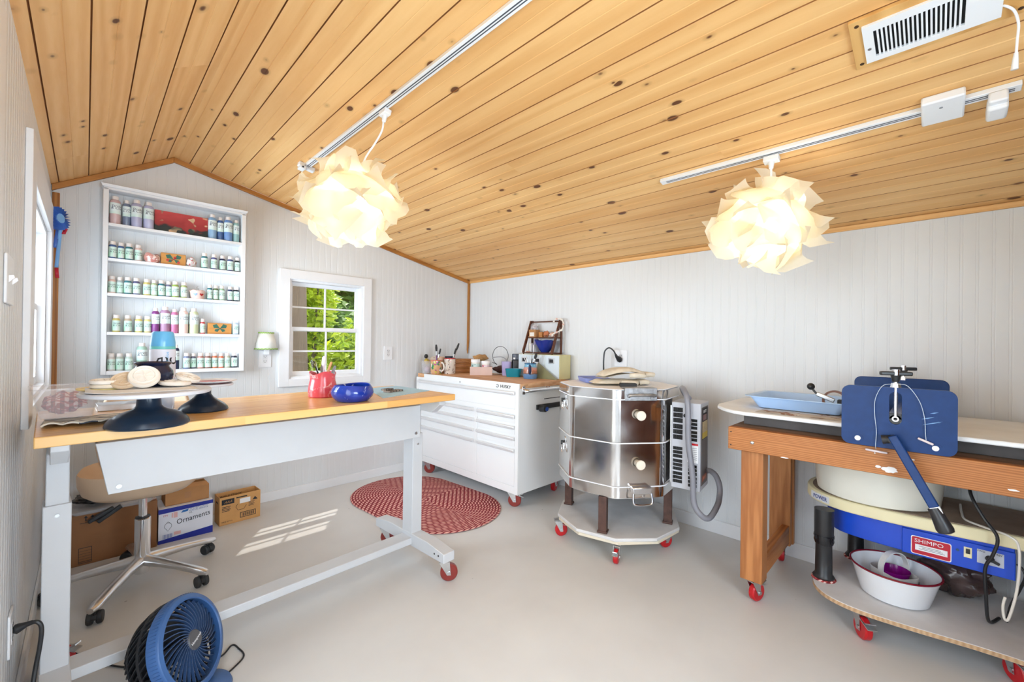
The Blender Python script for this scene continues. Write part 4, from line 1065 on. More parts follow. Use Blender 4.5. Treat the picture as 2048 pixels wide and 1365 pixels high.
# cardboard tray with jars
TR = thing('card_tray', 'pinkish folded card tray holding paint jars on the tool chest', 'tray', (2.735, 3.145, ZC), R(-42))
M_card = plain('pink_card', W(214, 186, 176), .6, var=.06)
o = openbox(.215, .13, .082, .003); o.v = [p-V((.1075, .065, 0)) for p in o.v]; obj('body', o, M_card, TR, bev=.001)
g = G(); g.hexa([(.1078, -.066, .02), (.109, -.066, .02), (.109, .066, .02), (.1078, .066, .02), (.1078, -.066, .083), (.109, -.066, .083), (.109, .066, .083), (.1078, .066, .083)]); obj('printed_end', g, plain('print_maroon', W(140, 90, 86), .6, var=.3, scale=60), TR)
def jar(label, loc, r, h, lab, group='paint jars in the card tray'):
    root = thing('paint_jar', label, 'jar', loc, 0, group)
    lobj('body', [(0, 0), (r, 0), (r, h*.8), (0, h*.8)], M_whitecer, root, 28)
    lobj('label', [(r+.0008, h*.12), (r+.0012, h*.14), (r+.0012, h*.7), (r+.0008, h*.72)], lab, root, 28)
    lobj('lid', [(0, h*.8), (r*1.04, h*.8), (r*1.06, h*.83), (r*1.06, h*.97), (r*1.0, h), (0, h)], M_paper, root, 28)
    return root
tf = TR.matrix_basis
def trp(x, y, z=.0): return tuple(M.Translation((2.735, 3.145, ZC)) @ M.Rotation(R(-42), 4, 'Z') @ V((x, y, z+.0035)))
M_labg = glaze('label_green_grey', W(196, 222, 218), W(60, 90, 90), 40, .6, .4); M_labr = glaze('label_red', W(226, 200, 206), W(196, 40, 60), 40, .58, .4)
jar('white jar with a grey-green label at the left of the card tray', trp(-.056, -.015), .042, .15, M_labg)
jar('white jar with a red and white label at the right of the card tray', trp(.045, -.015), .042, .135, M_labr)
single('brown_tape', lump((0, 0, 0), (.085, .035, .03), 21, .35), plain('raffia', W(178, 136, 88), .8, var=.25, scale=40), 'tangle of brown raffia on top of the card tray jars', 'raffia', loc=trp(-.01, .03, .165))
single('dark_cloth', lump((0, 0, .02), (.11, .06, .034), 17, .35), plain('dark_brown_cloth', W(74, 46, 44), .8, var=.3, scale=20), 'dark brown bundled cloth right of the card tray under the wire loop', 'cloth', loc=(2.945, 3.075, ZC+.032))
g = G(); pts = [(2.93+.075*math.cos(a)*.72, 3.08-.075*math.cos(a)*.75, ZC+.185+.095*math.sin(a)) for a in [R(q) for q in range(-70, 260, 15)]]
g.tube(smoothpath([(2.98, 3.0, ZC+.10)] + pts + [(2.86, 3.12, ZC+.12)], 3), .0028, 6)
single('wire_loop', g, M_black, 'thin dark wire loop standing up behind the card tray', 'wire')
g = G(); g.tube(smoothpath([(2.84, 3.10, ZC+.17), (2.90, 3.02, ZC+.175), (2.95, 2.98, ZC+.12), (2.97, 2.99, ZC+.06)], 6), .004, 8)
single('grey_cable', g, M_greyp, 'grey cable end drooping beside the dark brown cloth', 'cable')
GR = thing('coffee_grinder', 'black electric machine with a clear smoky lid beside the white organizer', 'machine', (2.985, 2.905, ZC), R(-45))
g = G(); g.prism(rrect(.10, .10, .03, 5), 0, .15); obj('body', g, M_black, GR, bev=.004)
g = G(); g.prism(rrect(.092, .092, .028, 5), .1505, .212); obj('lid', g, plain('smoked_lid', W(70, 74, 88), .12), GR, bev=.006)
g = G(); g.box(-.035, -.015, -.052, -.05, .158, .175); obj('button', g, M_paper, GR)
PC = thing('plastic_cup', 'lilac plastic container in front of the black machine', 'cup', (2.885, 2.945, ZC), R(-45))
obj('body', tubshape(.082, .06, .098, .07, .135), glassmat('lilac_plastic', col=W(190, 180, 224), op=.8), PC)
TT = thing('plastic_basket', 'teal translucent plastic tray in front of the lilac container', 'tray', (2.835, 2.80, ZC), R(-48))
obj('body', tubshape(.13, .085, .155, .10, .075), glassmat('teal_plastic', col=W(20, 140, 160), op=.85), TT)
# striped jar with tools
JR = thing('glazed_jar', 'blue and brown banded jar of tools in front of the white organizer', 'jar', (2.80, 2.555, ZC))
b = NB('banded_glaze', W(110, 150, 190), .2); co = b.co(); z = b.sep(co)[2]
zz = b.m('ADD', b.m('MULTIPLY', z, 7.0), b.m('MULTIPLY', b.m('SUBTRACT', b.noise(co, 40, 2), .5), .12))
b.set('Base Color', b.ramp(zz, [(0, W(96, 136, 180)), (.30, W(120, 90, 80)), (.36, W(172, 112, 84)), (.52, W(206, 130, 104)), (.58, W(196, 150, 140)), (.72, W(120, 176, 206)), (.9, W(70, 120, 160))], 'CONSTANT')); M_band = b.mat
lobj('body', [(0, 0), (.056, 0), (.062, .01), (.064, .05), (.060, .09), (.052, .115), (.050, .128), (.054, .138), (.050, .14), (.045, .128), (.047, .11), (.056, .08), (.058, .03), (0, .012)], M_band, JR, 40)
GJ = 'tools in the banded jar'
def jt(kind, dx, dy, h, lab, mat, r): ctool(kind, (2.80-dx*.15, 2.555-dy*.15, ZC+.022), (2.80+dx, 2.555+dy, ZC+h), lab, GJ, mat, r)
jt('wooden_paddle', -.055, .065, .255, 'white stick leaning furthest left in the banded jar', M_paper, .0035)
jt('knife_tool', -.02, .03, .205, 'red-handled knife near the left of the banded jar', plain('pink_red', W(206, 80, 100), .4), .006)
jt('loop_tool', .005, .0, .215, 'steel loop tool in the middle of the banded jar', M_steel, .005)
jt('loop_tool', .022, -.012, .235, 'dark loop tool right of centre in the banded jar', M_black, .005)
jt('paint_brush', .042, -.035, .225, 'dark bristled brush leaning right in the banded jar', M_darkwood, .010)
single('blue_tag', lump((0, 0, 0), (.018, .010, .045), 4, .2, 14), plain('tag_navy', W(40, 50, 84), .5), 'navy tag hanging on the front of the banded jar', 'tag', loc=(2.748, 2.512, ZC+.085))
g = G(); g.prism([(0, 0), (.26, 0), (0, .15)], 0, .003); g.v = [V((p.x, p.z, p.y)) for p in g.v]
SQ = single('set_square', g, glassmat('olive_clear', col=W(150, 150, 110), op=.6), 'clear olive set square leaning against the front of the white organizer', 'set square', loc=(2.872, 2.56, ZC), rot=(R(-14), 0, R(-90)))
# organizer
OG = thing('drawer_organizer', 'white box organizer with three dark label holders and a cream side', 'organizer', (2.925, 2.325, ZC))
M_ogw = plain('organizer_white', W(214, 226, 234), .4, var=.02); M_ogc = plain('organizer_cream', W(222, 212, 158), .5, var=.05)
g = G(); g.box(.004, .16, 0, .50, 0, .215); obj('body', g, M_ogc, OG, bev=.003)
for k in range(3):
    y0 = .004+k*.165
    g = G(); g.box(-.002, .0045, y0, y0+.161, .004, .211); d = obj('drawer', g, M_ogw, OG, bev=.002)
    g = G(); yc = y0+.085; g.box(-.0055, -.002, yc-.034, yc+.034, .135, .185); h = obj('label_holder', g, M_zinc, d, bev=.001)
    g = G(); g.box(-.006, -.0054, yc-.022, yc+.022, .145, .175); obj('label', g, M_ink, d)
# walnut display stand
zs = ZC+.2185
DS = thing('display_stand', 'small dark wood two-tier display stand on the white organizer', 'stand', (2.93, 2.42, zs))
for y in (0, .355):
    g = G(); g.bar((.008, y+.006, 0), (.125, y+.006, .31), .014, .026, (1, 0, 0)); obj('front_leg', g, M_darkwood, DS, bev=.002)
    g = G(); g.bar((.142, y+.006, 0), (.142, y+.006, .315), .014, .022, (1, 0, 0)); obj('rear_leg', g, M_darkwood, DS, bev=.002)
M_dwx = wood('walnut_shelf', W(112, 62, 36), W(66, 34, 20), ax=1, scale=2.5, rough=.4)
g = G(); g.box(.0, .15, .012, .35, .004, .014); obj('lower_shelf', g, M_dwx, DS, bev=.0015)
g = G(); g.box(.07, .15, .0125, .3495, .145, .155); obj('upper_shelf', g, M_dwx, DS, bev=.0015)
g = G(); g.box(.118, .13, .013, .349, .296, .308); obj('top_rail', g, M_dwx, DS)
zl = zs+.0145; zu = zs+.1555
M_bowlb = glaze('royal_blue_glaze', W(34, 58, 150), W(150, 170, 220), 15, .72, .1, W(30, 40, 110))
g = wob([(0, 0), (.035, 0), (.04, .006), (.06, .03), (.085, .07), (.1, .108), (.103, .112), (.098, .112), (.08, .075), (.055, .036), (0, .02)], 48, 5, .03)
single('glazed_bowl', g, M_bowlb, 'royal blue flared bowl on the lower tier of the dark wood stand', 'bowl', loc=(3.0, 2.555, zl))
for k, (w_, h_, m_) in enumerate(((.010, .085, M_paper), (.012, .085, M_whitecer), (.010, .080, M_paper), (.014, .125, plain('book_lilac', W(150, 140, 180), .5)), (.012, .07, M_paper))):
    y = 2.765-.018*k - (0 if k < 4 else .0)
    B = thing('small_book', ['white book at the far left of the row', 'second white book from the left of the row', 'third thin white book from the left of the row', 'taller lilac book behind the white books', 'short white book beside the blue bowl'][k] + ' on the dark wood stand', 'book', (2.985 if k != 3 else 3.02, y-w_, zl), 0, 'small books on the dark wood stand')
    g = G(); g.box(0, .07 if k != 3 else .05, 0, w_, 0, h_); obj('cover', g, m_, B, bev=.001)
    g = G(); g.box(.002, .068 if k != 3 else .048, .0015, w_-.0015, h_, h_+.0008); obj('pages', g, M_paper, B)
for k, (y, s) in enumerate(((2.735, .006), (2.72, .005), (2.745, .005), (2.705, .006))):
    single('pebble', lump((0, 0, .004), (.008, .008, .005), 30+k, .2, 10), plain('pebble_pink', W(206, 160, 140), .6), ['pebble at the left of the little row', 'second pebble in the little row', 'pebble behind the little row', 'pebble at the right of the little row'][k]+' at the foot of the dark wood stand', 'pebble', 'pebbles on the stand', loc=(2.945+.012*(k == 2), y, zl))
g = G(); g.prism(rrect(.075, .085, .01, 3), 0, .072); BXK = single('kraft_carton', g, M_kraft, 'small kraft carton with a white label on the upper tier of the wooden stand', 'carton', loc=(3.035, 2.722, zu), bev=.002)
g = G(); g.box(-.0385, -.0376, -.03, .025, .008, .045); obj('label', g, M_whitecer, BXK)
JP = thing('glass_jar', 'clear domed jar of shells standing on the small kraft carton', 'jar', (3.035, 2.722, zu+.0725))
lobj('body', [(0, 0), (.038, 0), (.040, .02), (.037, .044), (.024, .060), (0, .064)], M_clear, JP, 30)
single('shells', lump((0, 0, .024), (.028, .028, .018), 44, .3), plain('shell_mix', W(196, 186, 190), .6, var=.35, scale=70), 'grey and white shells heaped inside the clear domed jar', 'shells', loc=(3.035, 2.722, zu+.0745))
g = G(); g.prism(rrect(.045, .042, .003, 2), 0, .048); single('wooden_block', g, M_crate, 'small orange-brown wooden block beside the kraft carton', 'block', loc=(3.04, 2.635, zu), bev=.002)
single('clay_bird', lump((0, 0, .026), (.026, .03, .026), 51, .4), glaze('terracotta', W(206, 130, 90), W(90, 60, 50), 40, .6, .5), 'little terracotta figure in the middle of the upper tier', 'figurine', loc=(3.04, 2.575, zu+.006))
single('sea_shell', lump((0, 0, .017), (.024, .03, .02), 55, .3), plain('shell_peach', W(232, 190, 170), .5), 'peach shell at the right of the upper tier', 'shell', loc=(3.04, 2.505, zu+.006))
gl = thing('rope_garland', 'cream rope garland draped over the top right corner of the wooden stand', 'garland', (3.035, 2.42, zs+.26))
g = G(); pts = smoothpath([(-.01, .06, .03), (-.02, .03, .058), (.0, -.01, .062), (.01, -.035, .03), (-.005, -.04, -.03), (-.03, -.015, -.055), (-.045, .03, -.075), (-.05, .045, -.10)], 6)
g.tube(pts, [.006+.0015*math.sin(i*2.2) for i in range(len(pts))], 8); obj('rope', g, M_whitecer, gl)
for k in range(7):
    p = pts[int(len(pts)*(k+.5)/7)-1]; g = G(); g.sphere(p, .0105, 12, 8); obj('bead', g, [M_whitecer, plain('bead_pink', W(220, 180, 170), .5)][k % 2], gl)

# ------------------------------------------------------------------ kiln
KC = V((2.565, 1.535, 0)); KR = .398
M_ss = NB('polished_steel', (.78, .77, .76), .13, 1); q = M_ss; co = q.co()
nz = q.noise(co, 2.6, 2, .4); q.set('Base Color', q.ramp(q.noise(co, 7, 3), [(.3, (.70, .68, .67)), (.7, (.82, .81, .8))])); q.set('Roughness', q.ramp(q.noise(co, 5, 3), [(.3, (.07,)*3), (.75, (.2,)*3)])); q.bump(nz, .35, .02); M_ss = q.mat
M_brick = plain('firebrick_edge', W(240, 243, 250), .9, var=.03, spec=.1)
KL = thing('electric_kiln', 'octagonal polished steel kiln with stacked sections and white peephole plugs', 'kiln', tuple(KC))
def octa(r, fil=.035, a0=210, n=8, k=4):
    out = []
    for i in range(n):
        a = R(a0 + 360/n*i); c = V((math.cos(a), math.sin(a), 0))
        aL, aR = R(a0+360/n*i-180/n), R(a0+360/n*i+180/n)
        d = fil/math.tan(R(90-180/n))*1.0
        cen = c*(r - fil/math.cos(R(180/n)))
        for j in range(k+1):
            t = aL+(aR-aL)*j/k; out.append((cen.x+fil*math.cos(t), cen.y+fil*math.sin(t)))
    return out
def octring(r, z0, z1, fil=.06): g = G(); g.prism(octa(r, fil), z0, z1); return g
obj('base_section', octring(KR-.004, .385, .449, .08), M_ss, KL, ang=25)
obj('lower_section', octring(KR, .452, .708, .08), M_ss, KL, ang=25)
obj('upper_section', octring(KR, .714, .968, .08), M_ss, KL, ang=25)
obj('lid_band', octring(KR+.004, .974, 1.026, .08), M_ss, KL, ang=25)
obj('lid', octring(KR-.002, 1.0262, 1.031, .08), M_brick, KL, bev=.002)
for z in (.449, .708, .968): obj('seam_trim', octring(KR+.006, z, z+.006, .08), M_brick, KL, bev=.001)
obj('bottom_plate', octring(KR-.03, .372, .385, .08), M_alu, KL)
def facet(deg, h, off=0.0, extra=0.0):     # frame on a facet: x right, y up, z outward
    a = R(deg); n = V((math.cos(a), math.sin(a), 0)); ap = KR*math.cos(R(22.5))+extra
    r = V((0, 0, 1)).cross(n)
    m = M((r, V((0, 0, 1)), n)).transposed().to_4x4(); m.translation = n*ap + r*off + V((0, 0, h))
    return m
def fac(name, g, mat, m, parent=KL, **k):
    g.v = [m @ p for p in g.v]; return obj(name, g, mat, parent, **k)
for h in (.88, .59):
    g = G(); g.lathe([(0, 0), (.021, 0), (.021, .018), (.026, .02), (.029, .038), (.026, .043), (0, .044)], 28); fac('peephole_plug', g, plain('plug_cream', W(232, 222, 206), .8), facet(232.5, h, -.01))
def latch(h, deg, off):
    m = facet(deg, h, off)
    g = G(); g.prism(rrect(.05, .075, .015, 4, 0, .015), 0, .004); g.cyl((-.02, .005, .008), (.02, .005, .008), .008, n=10); L = fac('latch', g, M_chrome, m, bev=.001)
    g = G(); g.tube(smoothpath([(-.018, .0, .010), (-.022, -.035, .014), (0, -.055, .02), (.022, -.035, .014), (.018, 0, .010)], 5), .0035, 8); fac('loop', g, M_chrome, m, L)
    g = G(); g.box(-.028, -.012, -.005, .02, .006, .02); fac('hook', g, M_black, m, L)
latch(.915, 142.5, .015); latch(.63, 142.5, .015)
m = facet(232.5, .425, .0)
g = G(); g.prism([(-.062, .035), (.062, .035), (.055, -.006), (-.055, -.006)], 0, .045); L = fac('carry_handle', g, M_alu, m, bev=.006)
g = G(); g.tube(smoothpath([(-.055, .0, .04), (-.058, -.045, .05), (-.04, -.062, .052), (.04, -.062, .052), (.058, -.045, .05), (.055, 0, .04)], 5), .006, 8); fac('grip', g, M_chrome, m, L)
m = facet(232.5, 1.0, -.0)
M_cast = plain('cast_aluminium', (.40, .40, .41), .45, 1, var=.2, scale=40, bump=.5, bscale=70)
g = G(); g.box(-.10, .10, -.035, .042, .004, .012); g.box(-.10, .10, .034, .042, -.06, .004); L = fac('lid_handle', g, M_cast, m, bev=.003)
g = G(); g.tube(smoothpath([(-.075, -.01, .012), (-.07, .0, .035), (.07, .0, .035), (.075, -.01, .012)], 5), .008, 8)
fac('grip', g, M_cast, m, L)
g = G()
for x in (-.085, .06): 
    for dy in (-.022, 0): g.cyl((x, dy, .012), (x, dy, .018), .007, n=10)
fac('bolts', g, M_cast, m, L)
for a in (198, 288, 18, 108):
    x, y = .335*math.cos(R(a)), .335*math.sin(R(a)); ra = R(a)
    g = G(); g.T = M.Translation((x, y, 0)) @ M.Rotation(R(20), 4, 'Z')
    g.box(-.025, .025, -.025, .025, .155, .375); g.box(-.03, .03, -.03, .03, .152, .165); g.T = M.Identity(4)
    obj('leg', g, plain('rusty_brown_steel', W(88, 62, 54), .5, .3, var=.25, scale=30, bump=.2, bscale=80), KL, bev=.003)
# controller box
b_ = thing('kiln_controller', 'tall grey vented kiln controller box with a brown keypad face', 'controller', (2.535, .965, .442), R(8))
M_ctl = plain('controller_grey', W(186, 188, 196), .45, var=.03)
g = G(); g.box(0, .20, 0, .165, 0, .515); obj('body', g, M_ctl, b_, bev=.003)
g = G(); g.box(.02, .06, .165, .178, .02, .49); obj('hinge_flange', g, M_zinc, b_)
def ventgrid(y0, y1, z0, z1, nm='vent'):
    nb = 9; g = G()
    for i in range(nb):
        y = y0+(y1-y0)*(i+.5)/nb
        for j in range(3):
            zz0 = z0+(z1-z0)*j/3+.002; zz1 = z0+(z1-z0)*(j+1)/3-.002
            g.box(-.0008, .0005, y-.0028, y+.0028, zz0, zz1)
    return obj(nm, g, M_darkgap, b_, flat=True)
for z0, z1 in ((.39, .485), (.29, .385), (.205, .285)): ventgrid(.100, .155, z0, z1) if z0 > .28 else None
for z0, z1 in ((.395, .48), (.305, .39), (.215, .30)): pass
for z0, z1 in ((.03, .10), (.105, .175), (.18, .25)): ventgrid(.100, .155, z0, z1)
for z0, z1 in ((.02, .085), (.09, .155), (.29, .355), (.36, .425)): ventgrid(.018, .066, z0, z1)
g = G(); g.box(-.0012, .0, .012, .072, .165, .28); o = obj('rating_label', g, M_paper, b_)
g = G(); g.box(-.0016, -.001, .012, .072, .268, .28); obj('label_header', g, M_red, o)
g = G()
for k in range(7): g.box(-.0016, -.001, .018, .064-.006*(k % 3), .25-.011*k, .253-.011*k)
obj('print', g, M_greyp, o, flat=True)
g = G(); g.box(.02, .17, -.002, .0, .03, .49); fp = obj('face_panel', g, plain('panel_brown', W(92, 80, 78), .45, var=.05), b_)
g = G(); g.box(.03, .16, -.0028, -.0018, .30, .485); kp = obj('keypad', g, M_ink, fp)
g = G(); g.box(.045, .13, -.0034, -.0026, .412, .445); obj('display', g, plain('display_red', W(120, 16, 24), .25), kp)
g = G(); g.box(.033, .157, -.0034, -.0026, .305, .405); obj('chart', g, plain('chart_cream', W(214, 196, 150), .5, var=.15, scale=60), kp)
g = G(); g.box(.033, .157, -.004, -.0032, .305, .34); obj('yellow_band', g, plain('chart_yellow', W(226, 200, 60), .5), kp)
text('SKUTT', .024, M_paper, kp, onface((.09, -.003, .463), (1, 0, 0), (0, 0, 1)), ext=.0003)
g = G(); g.box(.04, .15, -.0028, -.0018, .05, .085); obj('logo_plate', g, plain('logo_orange_brown', W(150, 84, 64), .5), fp)
text('SKUTT', .022, plain('logo_rust', W(214, 140, 110), .5), fp, onface((.095, -.003, .067), (1, 0, 0), (0, 0, 1)), ext=.0003)
g = G(); g.cyl((0, .085, .44), (-.012, .085, .44), .010, n=14); g.sphere((-.012, .085, .44), .010, 12, 8); obj('switch_knob', g, M_black, b_)
g = G(); g.cyl((0, .055, .405), (-.006, .055, .405), .009, n=16); obj('switch_ring', g, M_zinc, b_)
g = G(); g.tube(smoothpath([(.15, .10, .52), (.12, .125, .56), (.06, .12, .595), (-.02, .075, .56), (-.04, .06, .47), (-.045, .055, .3), (-.045, .03, .1), (-.05, .02, -.05), (-.045, -.02, -.115), (-.01, -.055, -.13), (.08, -.075, -.09), (.15, -.075, -.06), (.185, -.07, .0), (.185, -.05, .06), (.17, -.02, .09), (.15, .0, .09)], 6), .0165, 14)
obj('conduit_hose', g, plain('conduit_grey', W(132, 132, 140), .4, var=.04), b_)
# dolly
KD = thing('kiln_dolly', 'white painted plywood dolly on red casters under the kiln', 'dolly', (2.57, 1.53, 0))
g = G(); P = [(.405*math.cos(R(138+36*i)), .405*math.sin(R(138+36*i))) for i in range(10)]
g.prism(P, .132, .1515); obj('top_board', g, M_ply, KD, bev=.003)
g = G(); P = [(.40*math.cos(R(140+36*i)), .40*math.sin(R(140+36*i))) for i in range(10)]
g.prism(P, .112, .1318); obj('lower_board', g, plain('ply_cream', W(224, 212, 190), .6, var=.05), KD, bev=.003)
for x, y, a in ((-.30, .27, -35), (-.31, -.19, 200), (.10, -.32, 150), (.25, .2, 60)): caster(KD, (x, y, 0), R(a), .042, .028, M_red, tall=.112)
# on the kiln lid
zk = 1.0335
g = G()
def glovef(u, v):
    x = (u-.5)*.34; y = (v-.5)*(.13+.03*math.sin(u*5)); e = max(0, 1-abs(v-.5)*2)**.4*max(0, min(1, min(u, 1-u)*8))**.5
    return V((x, y, .012+.028*e*(1+.35*noise.noise(V((u*4, v*3, 2))))))
M_glove = plain('canvas_glove', W(214, 204, 186), .85, var=.08, scale=30, bump=.25, bscale=120)
def glove(label, loc, rz, lift):
    root = thing('work_glove', label, 'glove', loc, rz, 'work gloves on the kiln lid')
    g = G()
    g.grid(lambda u, v: (lambda p: V((p.x, p.y, p.z+lift*math.sin(u*PI))))(glovef(u, v)), 26, 14)
    g.grid(lambda u, v: (lambda p: V((p.x, p.y, .001+(p.z-.012)*.05+lift*math.sin(u*PI)*.9)))(glovef(u, 1-v)), 26, 14)
    obj('palm', g, M_glove, root, ang=80)
    for k in range(4):
        y = -.048+.032*k; g = G(); pts = smoothpath([(.14, y, .016), (.185, y*1.1, .02), (.225-.012*abs(k-1.5), y*1.15, .014)], 4)
        g.tube(pts, [.016]*(len(pts)-2)+[.013, .006], 10); obj('finger', g, M_glove, root, ang=80)
    g = G(); pts = smoothpath([(.02, -.06, .015), (.06, -.095, .018), (.11, -.105, .014)], 4); g.tube(pts, [.017]*(len(pts)-2)+[.014, .006], 10); obj('thumb', g, M_glove, root, ang=80)
    return root
glove('lower cream canvas work glove lying flat on the kiln lid', (2.49, 1.50, zk), R(-38), 0)
glove('upper cream canvas work glove folded on top of the other on the kiln lid', (2.53, 1.475, zk+.047), R(-30), .03)
g = tubshape(.17, .24, .19, .26, .03, .003); single('blue_tray', g, plain('periwinkle', W(138, 150, 206), .4), 'periwinkle blue plastic tray at the back of the kiln lid', 'tray', loc=(2.56, 1.72, zk), rot=(0, 0, R(-40)))
g = G(); g.cbox((0, 0, .012), (.1, .05, .024)); single('hinge_block', g, M_blackm, 'dark metal block beside the handle on the kiln lid', 'block', loc=(2.40, 1.36, zk), rot=(0, 0, R(-50)), bev=.003)
# ------------------------------------------------------------------ workbench with slab roller
WBN = thing('workbench', 'heavy reddish fir workbench on red casters along the right wall', 'workbench', (0, 0, 0))
YB0, YB1 = -.80, .749
g = G(); g.box(2.33, 2.368, YB0, YB1, .774, .886); rl = obj('front_rail', g, M_bench, WBN, bev=.003)
g = G()
g.sphere((2.33, .637, .822), .009, 12, 8, (.5, 1, 1)); obj('bolt_head', g, M_zinc, rl)
for z in (.795, .862):
    g = G(); g.cyl((2.3302, .735, z), (2.3290, .735, z), .0035, n=8); obj('screw', g, M_ink, rl)
def patch(x, pts, mat, parent, nm):
    g = G(); g.prism(pts, 0, .0012); g.v = [V((x-p.z, p.x, p.y)) for p in g.v]; return obj(nm, g, mat, parent, flat=True)
rp = random.Random(4)
def blob(cy, cz, ry, rz_, n=18, j=.35): return [(cy+ry*math.cos(2*PI*i/n)*(1-j*rp.random()), cz+rz_*math.sin(2*PI*i/n)*(1-j*rp.random())) for i in range(n)]
patch(2.33, blob(.128, .80, .030, .014), M_paper, rl, 'white_plaster_smear')
for cy, cz, ry, rz_ in ((.165, .806, .012, .006), (.06, .855, .006, .003), (.50, .7755, .018, .003), (-.20, .80, .016, .004), (.175, .86, .003, .003)): patch(2.33, blob(cy, cz, ry, rz_, 12), M_paper, rl, 'paint_fleck')
g = G(); g.box(2.99, 3.028, YB0, YB1, .774, .886); obj('back_rail', g, M_bench, WBN, bev=.003)
g = G(); g.box(2.369, 2.989, YB0, YB1, .862, .8855); obj('top', g, wood('bench_top', W(150, 116, 90), W(116, 84, 62), ax=1, scale=1.5, rough=.6), WBN, bev=.002)
g = G(); g.box(2.369, 2.989, YB1-.038, YB1-.001, .774, .861); obj('end_rail', g, M_bench, WBN, bev=.003)
for y0 in (.598, -.78):
    g = G(); g.box(2.3685, 2.458, y0, y0+.10, .118, .861); obj('leg', g, M_benchz, WBN, bev=.004)
    g = G(); g.box(2.945, 2.985, y0, y0+.11, .118, .861); g.box(2.9855, 3.02, y0-.008, y0+.03, .118, .773); obj('leg', g, M_benchz, WBN, bev=.003)
    g = G(); g.box(2.4585, 2.9445, y0+.005, y0+.045, .132, .24); obj('stretcher', g, wood('bench_cross', W(200, 130, 72), W(150, 84, 36), ax=0, scale=1.5, rough=.5), WBN, bev=.003)
    for x, a in ((2.413, -20), (2.975, 20)): caster(WBN, (x, y0+.05, 0), R(a), .046, .03, M_red, tall=.118)
SRL = thing('slab_roller', 'blue slab roller with a canvas covered bed bolted on the workbench', 'slab roller', (0, 0, 0))
g = G(); g.box(2.475, 3.0, -.75, .718, .8862, .944); obj('base_board', g, plain('dark_grey_board', W(84, 78, 76), .6, var=.12, scale=14), SRL, bev=.002)
g = G(); g.prism([(2.372, -.78), (2.372, .68), (2.39, .745), (2.45, .815), (2.53, .87), (2.60, .89), (3.05, .885), (3.06, .875), (3.06, -.78)], .9442, .963)
obj('canvas_bed', g, plain('canvas_board', W(236, 238, 240), .75, var=.04, scale=10, bump=.1, bscale=150), SRL, bev=.005)
def plate(x, y0, y1, z0, z1, slot=None):
    rr = .03; g = G()
    out = rrect(y1-y0, z1-z0, rr, 6, (y0+y1)/2, (z0+z1)/2)
    if not slot: g.prism(out, 0, .018)
    else:
        ym = (y0+y1)/2; sy, sz0, sz1 = slot; sr = .019
        R_ = [p for p in out if p[0] > ym]; L_ = [p for p in out if p[0] < ym]
        R_ = sorted(R_, key=lambda p: math.atan2(p[1]-(z0+z1)/2, p[0]-ym)); L_ = sorted(L_, key=lambda p: math.atan2(p[1]-(z0+z1)/2, p[0]-ym) % (2*PI))
        up = [(sy+sr*math.cos(R(t)), sz1-sr+sr*math.sin(R(t))) for t in range(0, 91, 15)]; dn = [(sy+sr*math.cos(R(t)), sz0+sr+sr*math.sin(R(t))) for t in range(-90, 1, 15)]
        polyR = [(sy, z0)] + R_ + [(sy, z1)] + list(reversed(up)) + list(reversed(dn))
        polyL = [(sy, z1)] + L_ + [(sy, z0)] + [(2*sy-a, b) for a, b in dn] + [(2*sy-a, b) for a, b in up]
        g.prism(polyR, 0, .018); g.prism(polyL, 0, .018)
    g.v = [V((x+p.z, p.x, p.y)) for p in g.v]
    return g
obj('front_plate', plate(2.298, -.062, .283, .892, 1.140, (.111, .992, 1.122)), M_blue, SRL)
obj('back_plate', plate(2.86, -.050, .300, .964, 1.150), M_blue, SRL, bev=.0025)
M_rollr = plain('roller_steel', (.7, .7, .72), .25, 1)
g = G(); g.cyl((2.317, .111, 1.0), (2.859, .111, 1.0), .034, n=32); obj('roller', g, M_rollr, SRL)
for x in (2.303, 2.867):
    g = G(); g.cyl((x, .111, 1.02), (x, .111, 1.165), .0065, n=12); sc_ = obj('screw', g, M_chrome, SRL)
    g = G(); g.cyl((x, .111, 1.141), (x, .111, 1.158), .017, .014, 6); obj('nut', g, M_chrome, sc_)
    g = G(); g.cyl((x, .111, 1.163), (x, .111, 1.19), .011, .017, 14); obj('hub', g, M_black, sc_)
    g = G(); g.bar((x-.02, .158, 1.197), (x+.02, .064, 1.197), .022, .016); obj('wing_knob', g, M_black, sc_, bev=.004)
    g = G(); g.cyl((x, .111, 1.19), (x, .111, 1.213), .013, n=12); obj('cap_nut', g, M_chrome, sc_)
g = G(); g.prism([(.093, .994+.02), (.129, .994+.02), (.129, 1.035), (.093, 1.035)], 0, .02); g.cyl((.111, 1.012, 0), (.111, 1.012, .02), .0185, n=20); g.v = [V((2.300+p.z, p.x, p.y)) for p in g.v]; bb = obj('bearing_block', g, M_black, SRL)
g = G(); g.lathe([(.006, 0), (.011, 0), (.011, .003), (.006, .003), (.006, 0)], 20); g.v = [V((2.300-p.z, .111+p.x, 1.014+p.y)) for p in g.v]; obj('washer', g, M_paper, bb)
for y, z in ((.228, .920), (-.004, .918)):
    g = G(); g.cyl((2.298, y, z), (2.296, y, z), .018, n=20); o = obj('boss', g, M_blue, SRL)
    g = G(); g.cyl((2.296, y, z), (2.292, y, z), .010, n=20); obj('bolt_head', g, M_paper, o)
for k, (cy, cz, ry, a) in enumerate(((.018, 1.03, .018, .35), (.005, 1.012, .028, .35), (-.012, 1.018, .005, 0), (.0, 1.052, .012, .3))):
    pts = [(cy+ry*u, cz-ry*u*a+w_) for u, w_ in ((-1, 0), (0, .0022), (1, 0), (0, -.0022))]
    patch(2.2978, pts, plain('scratch_pale', W(120, 160, 206), .6), SRL, 'scratch')
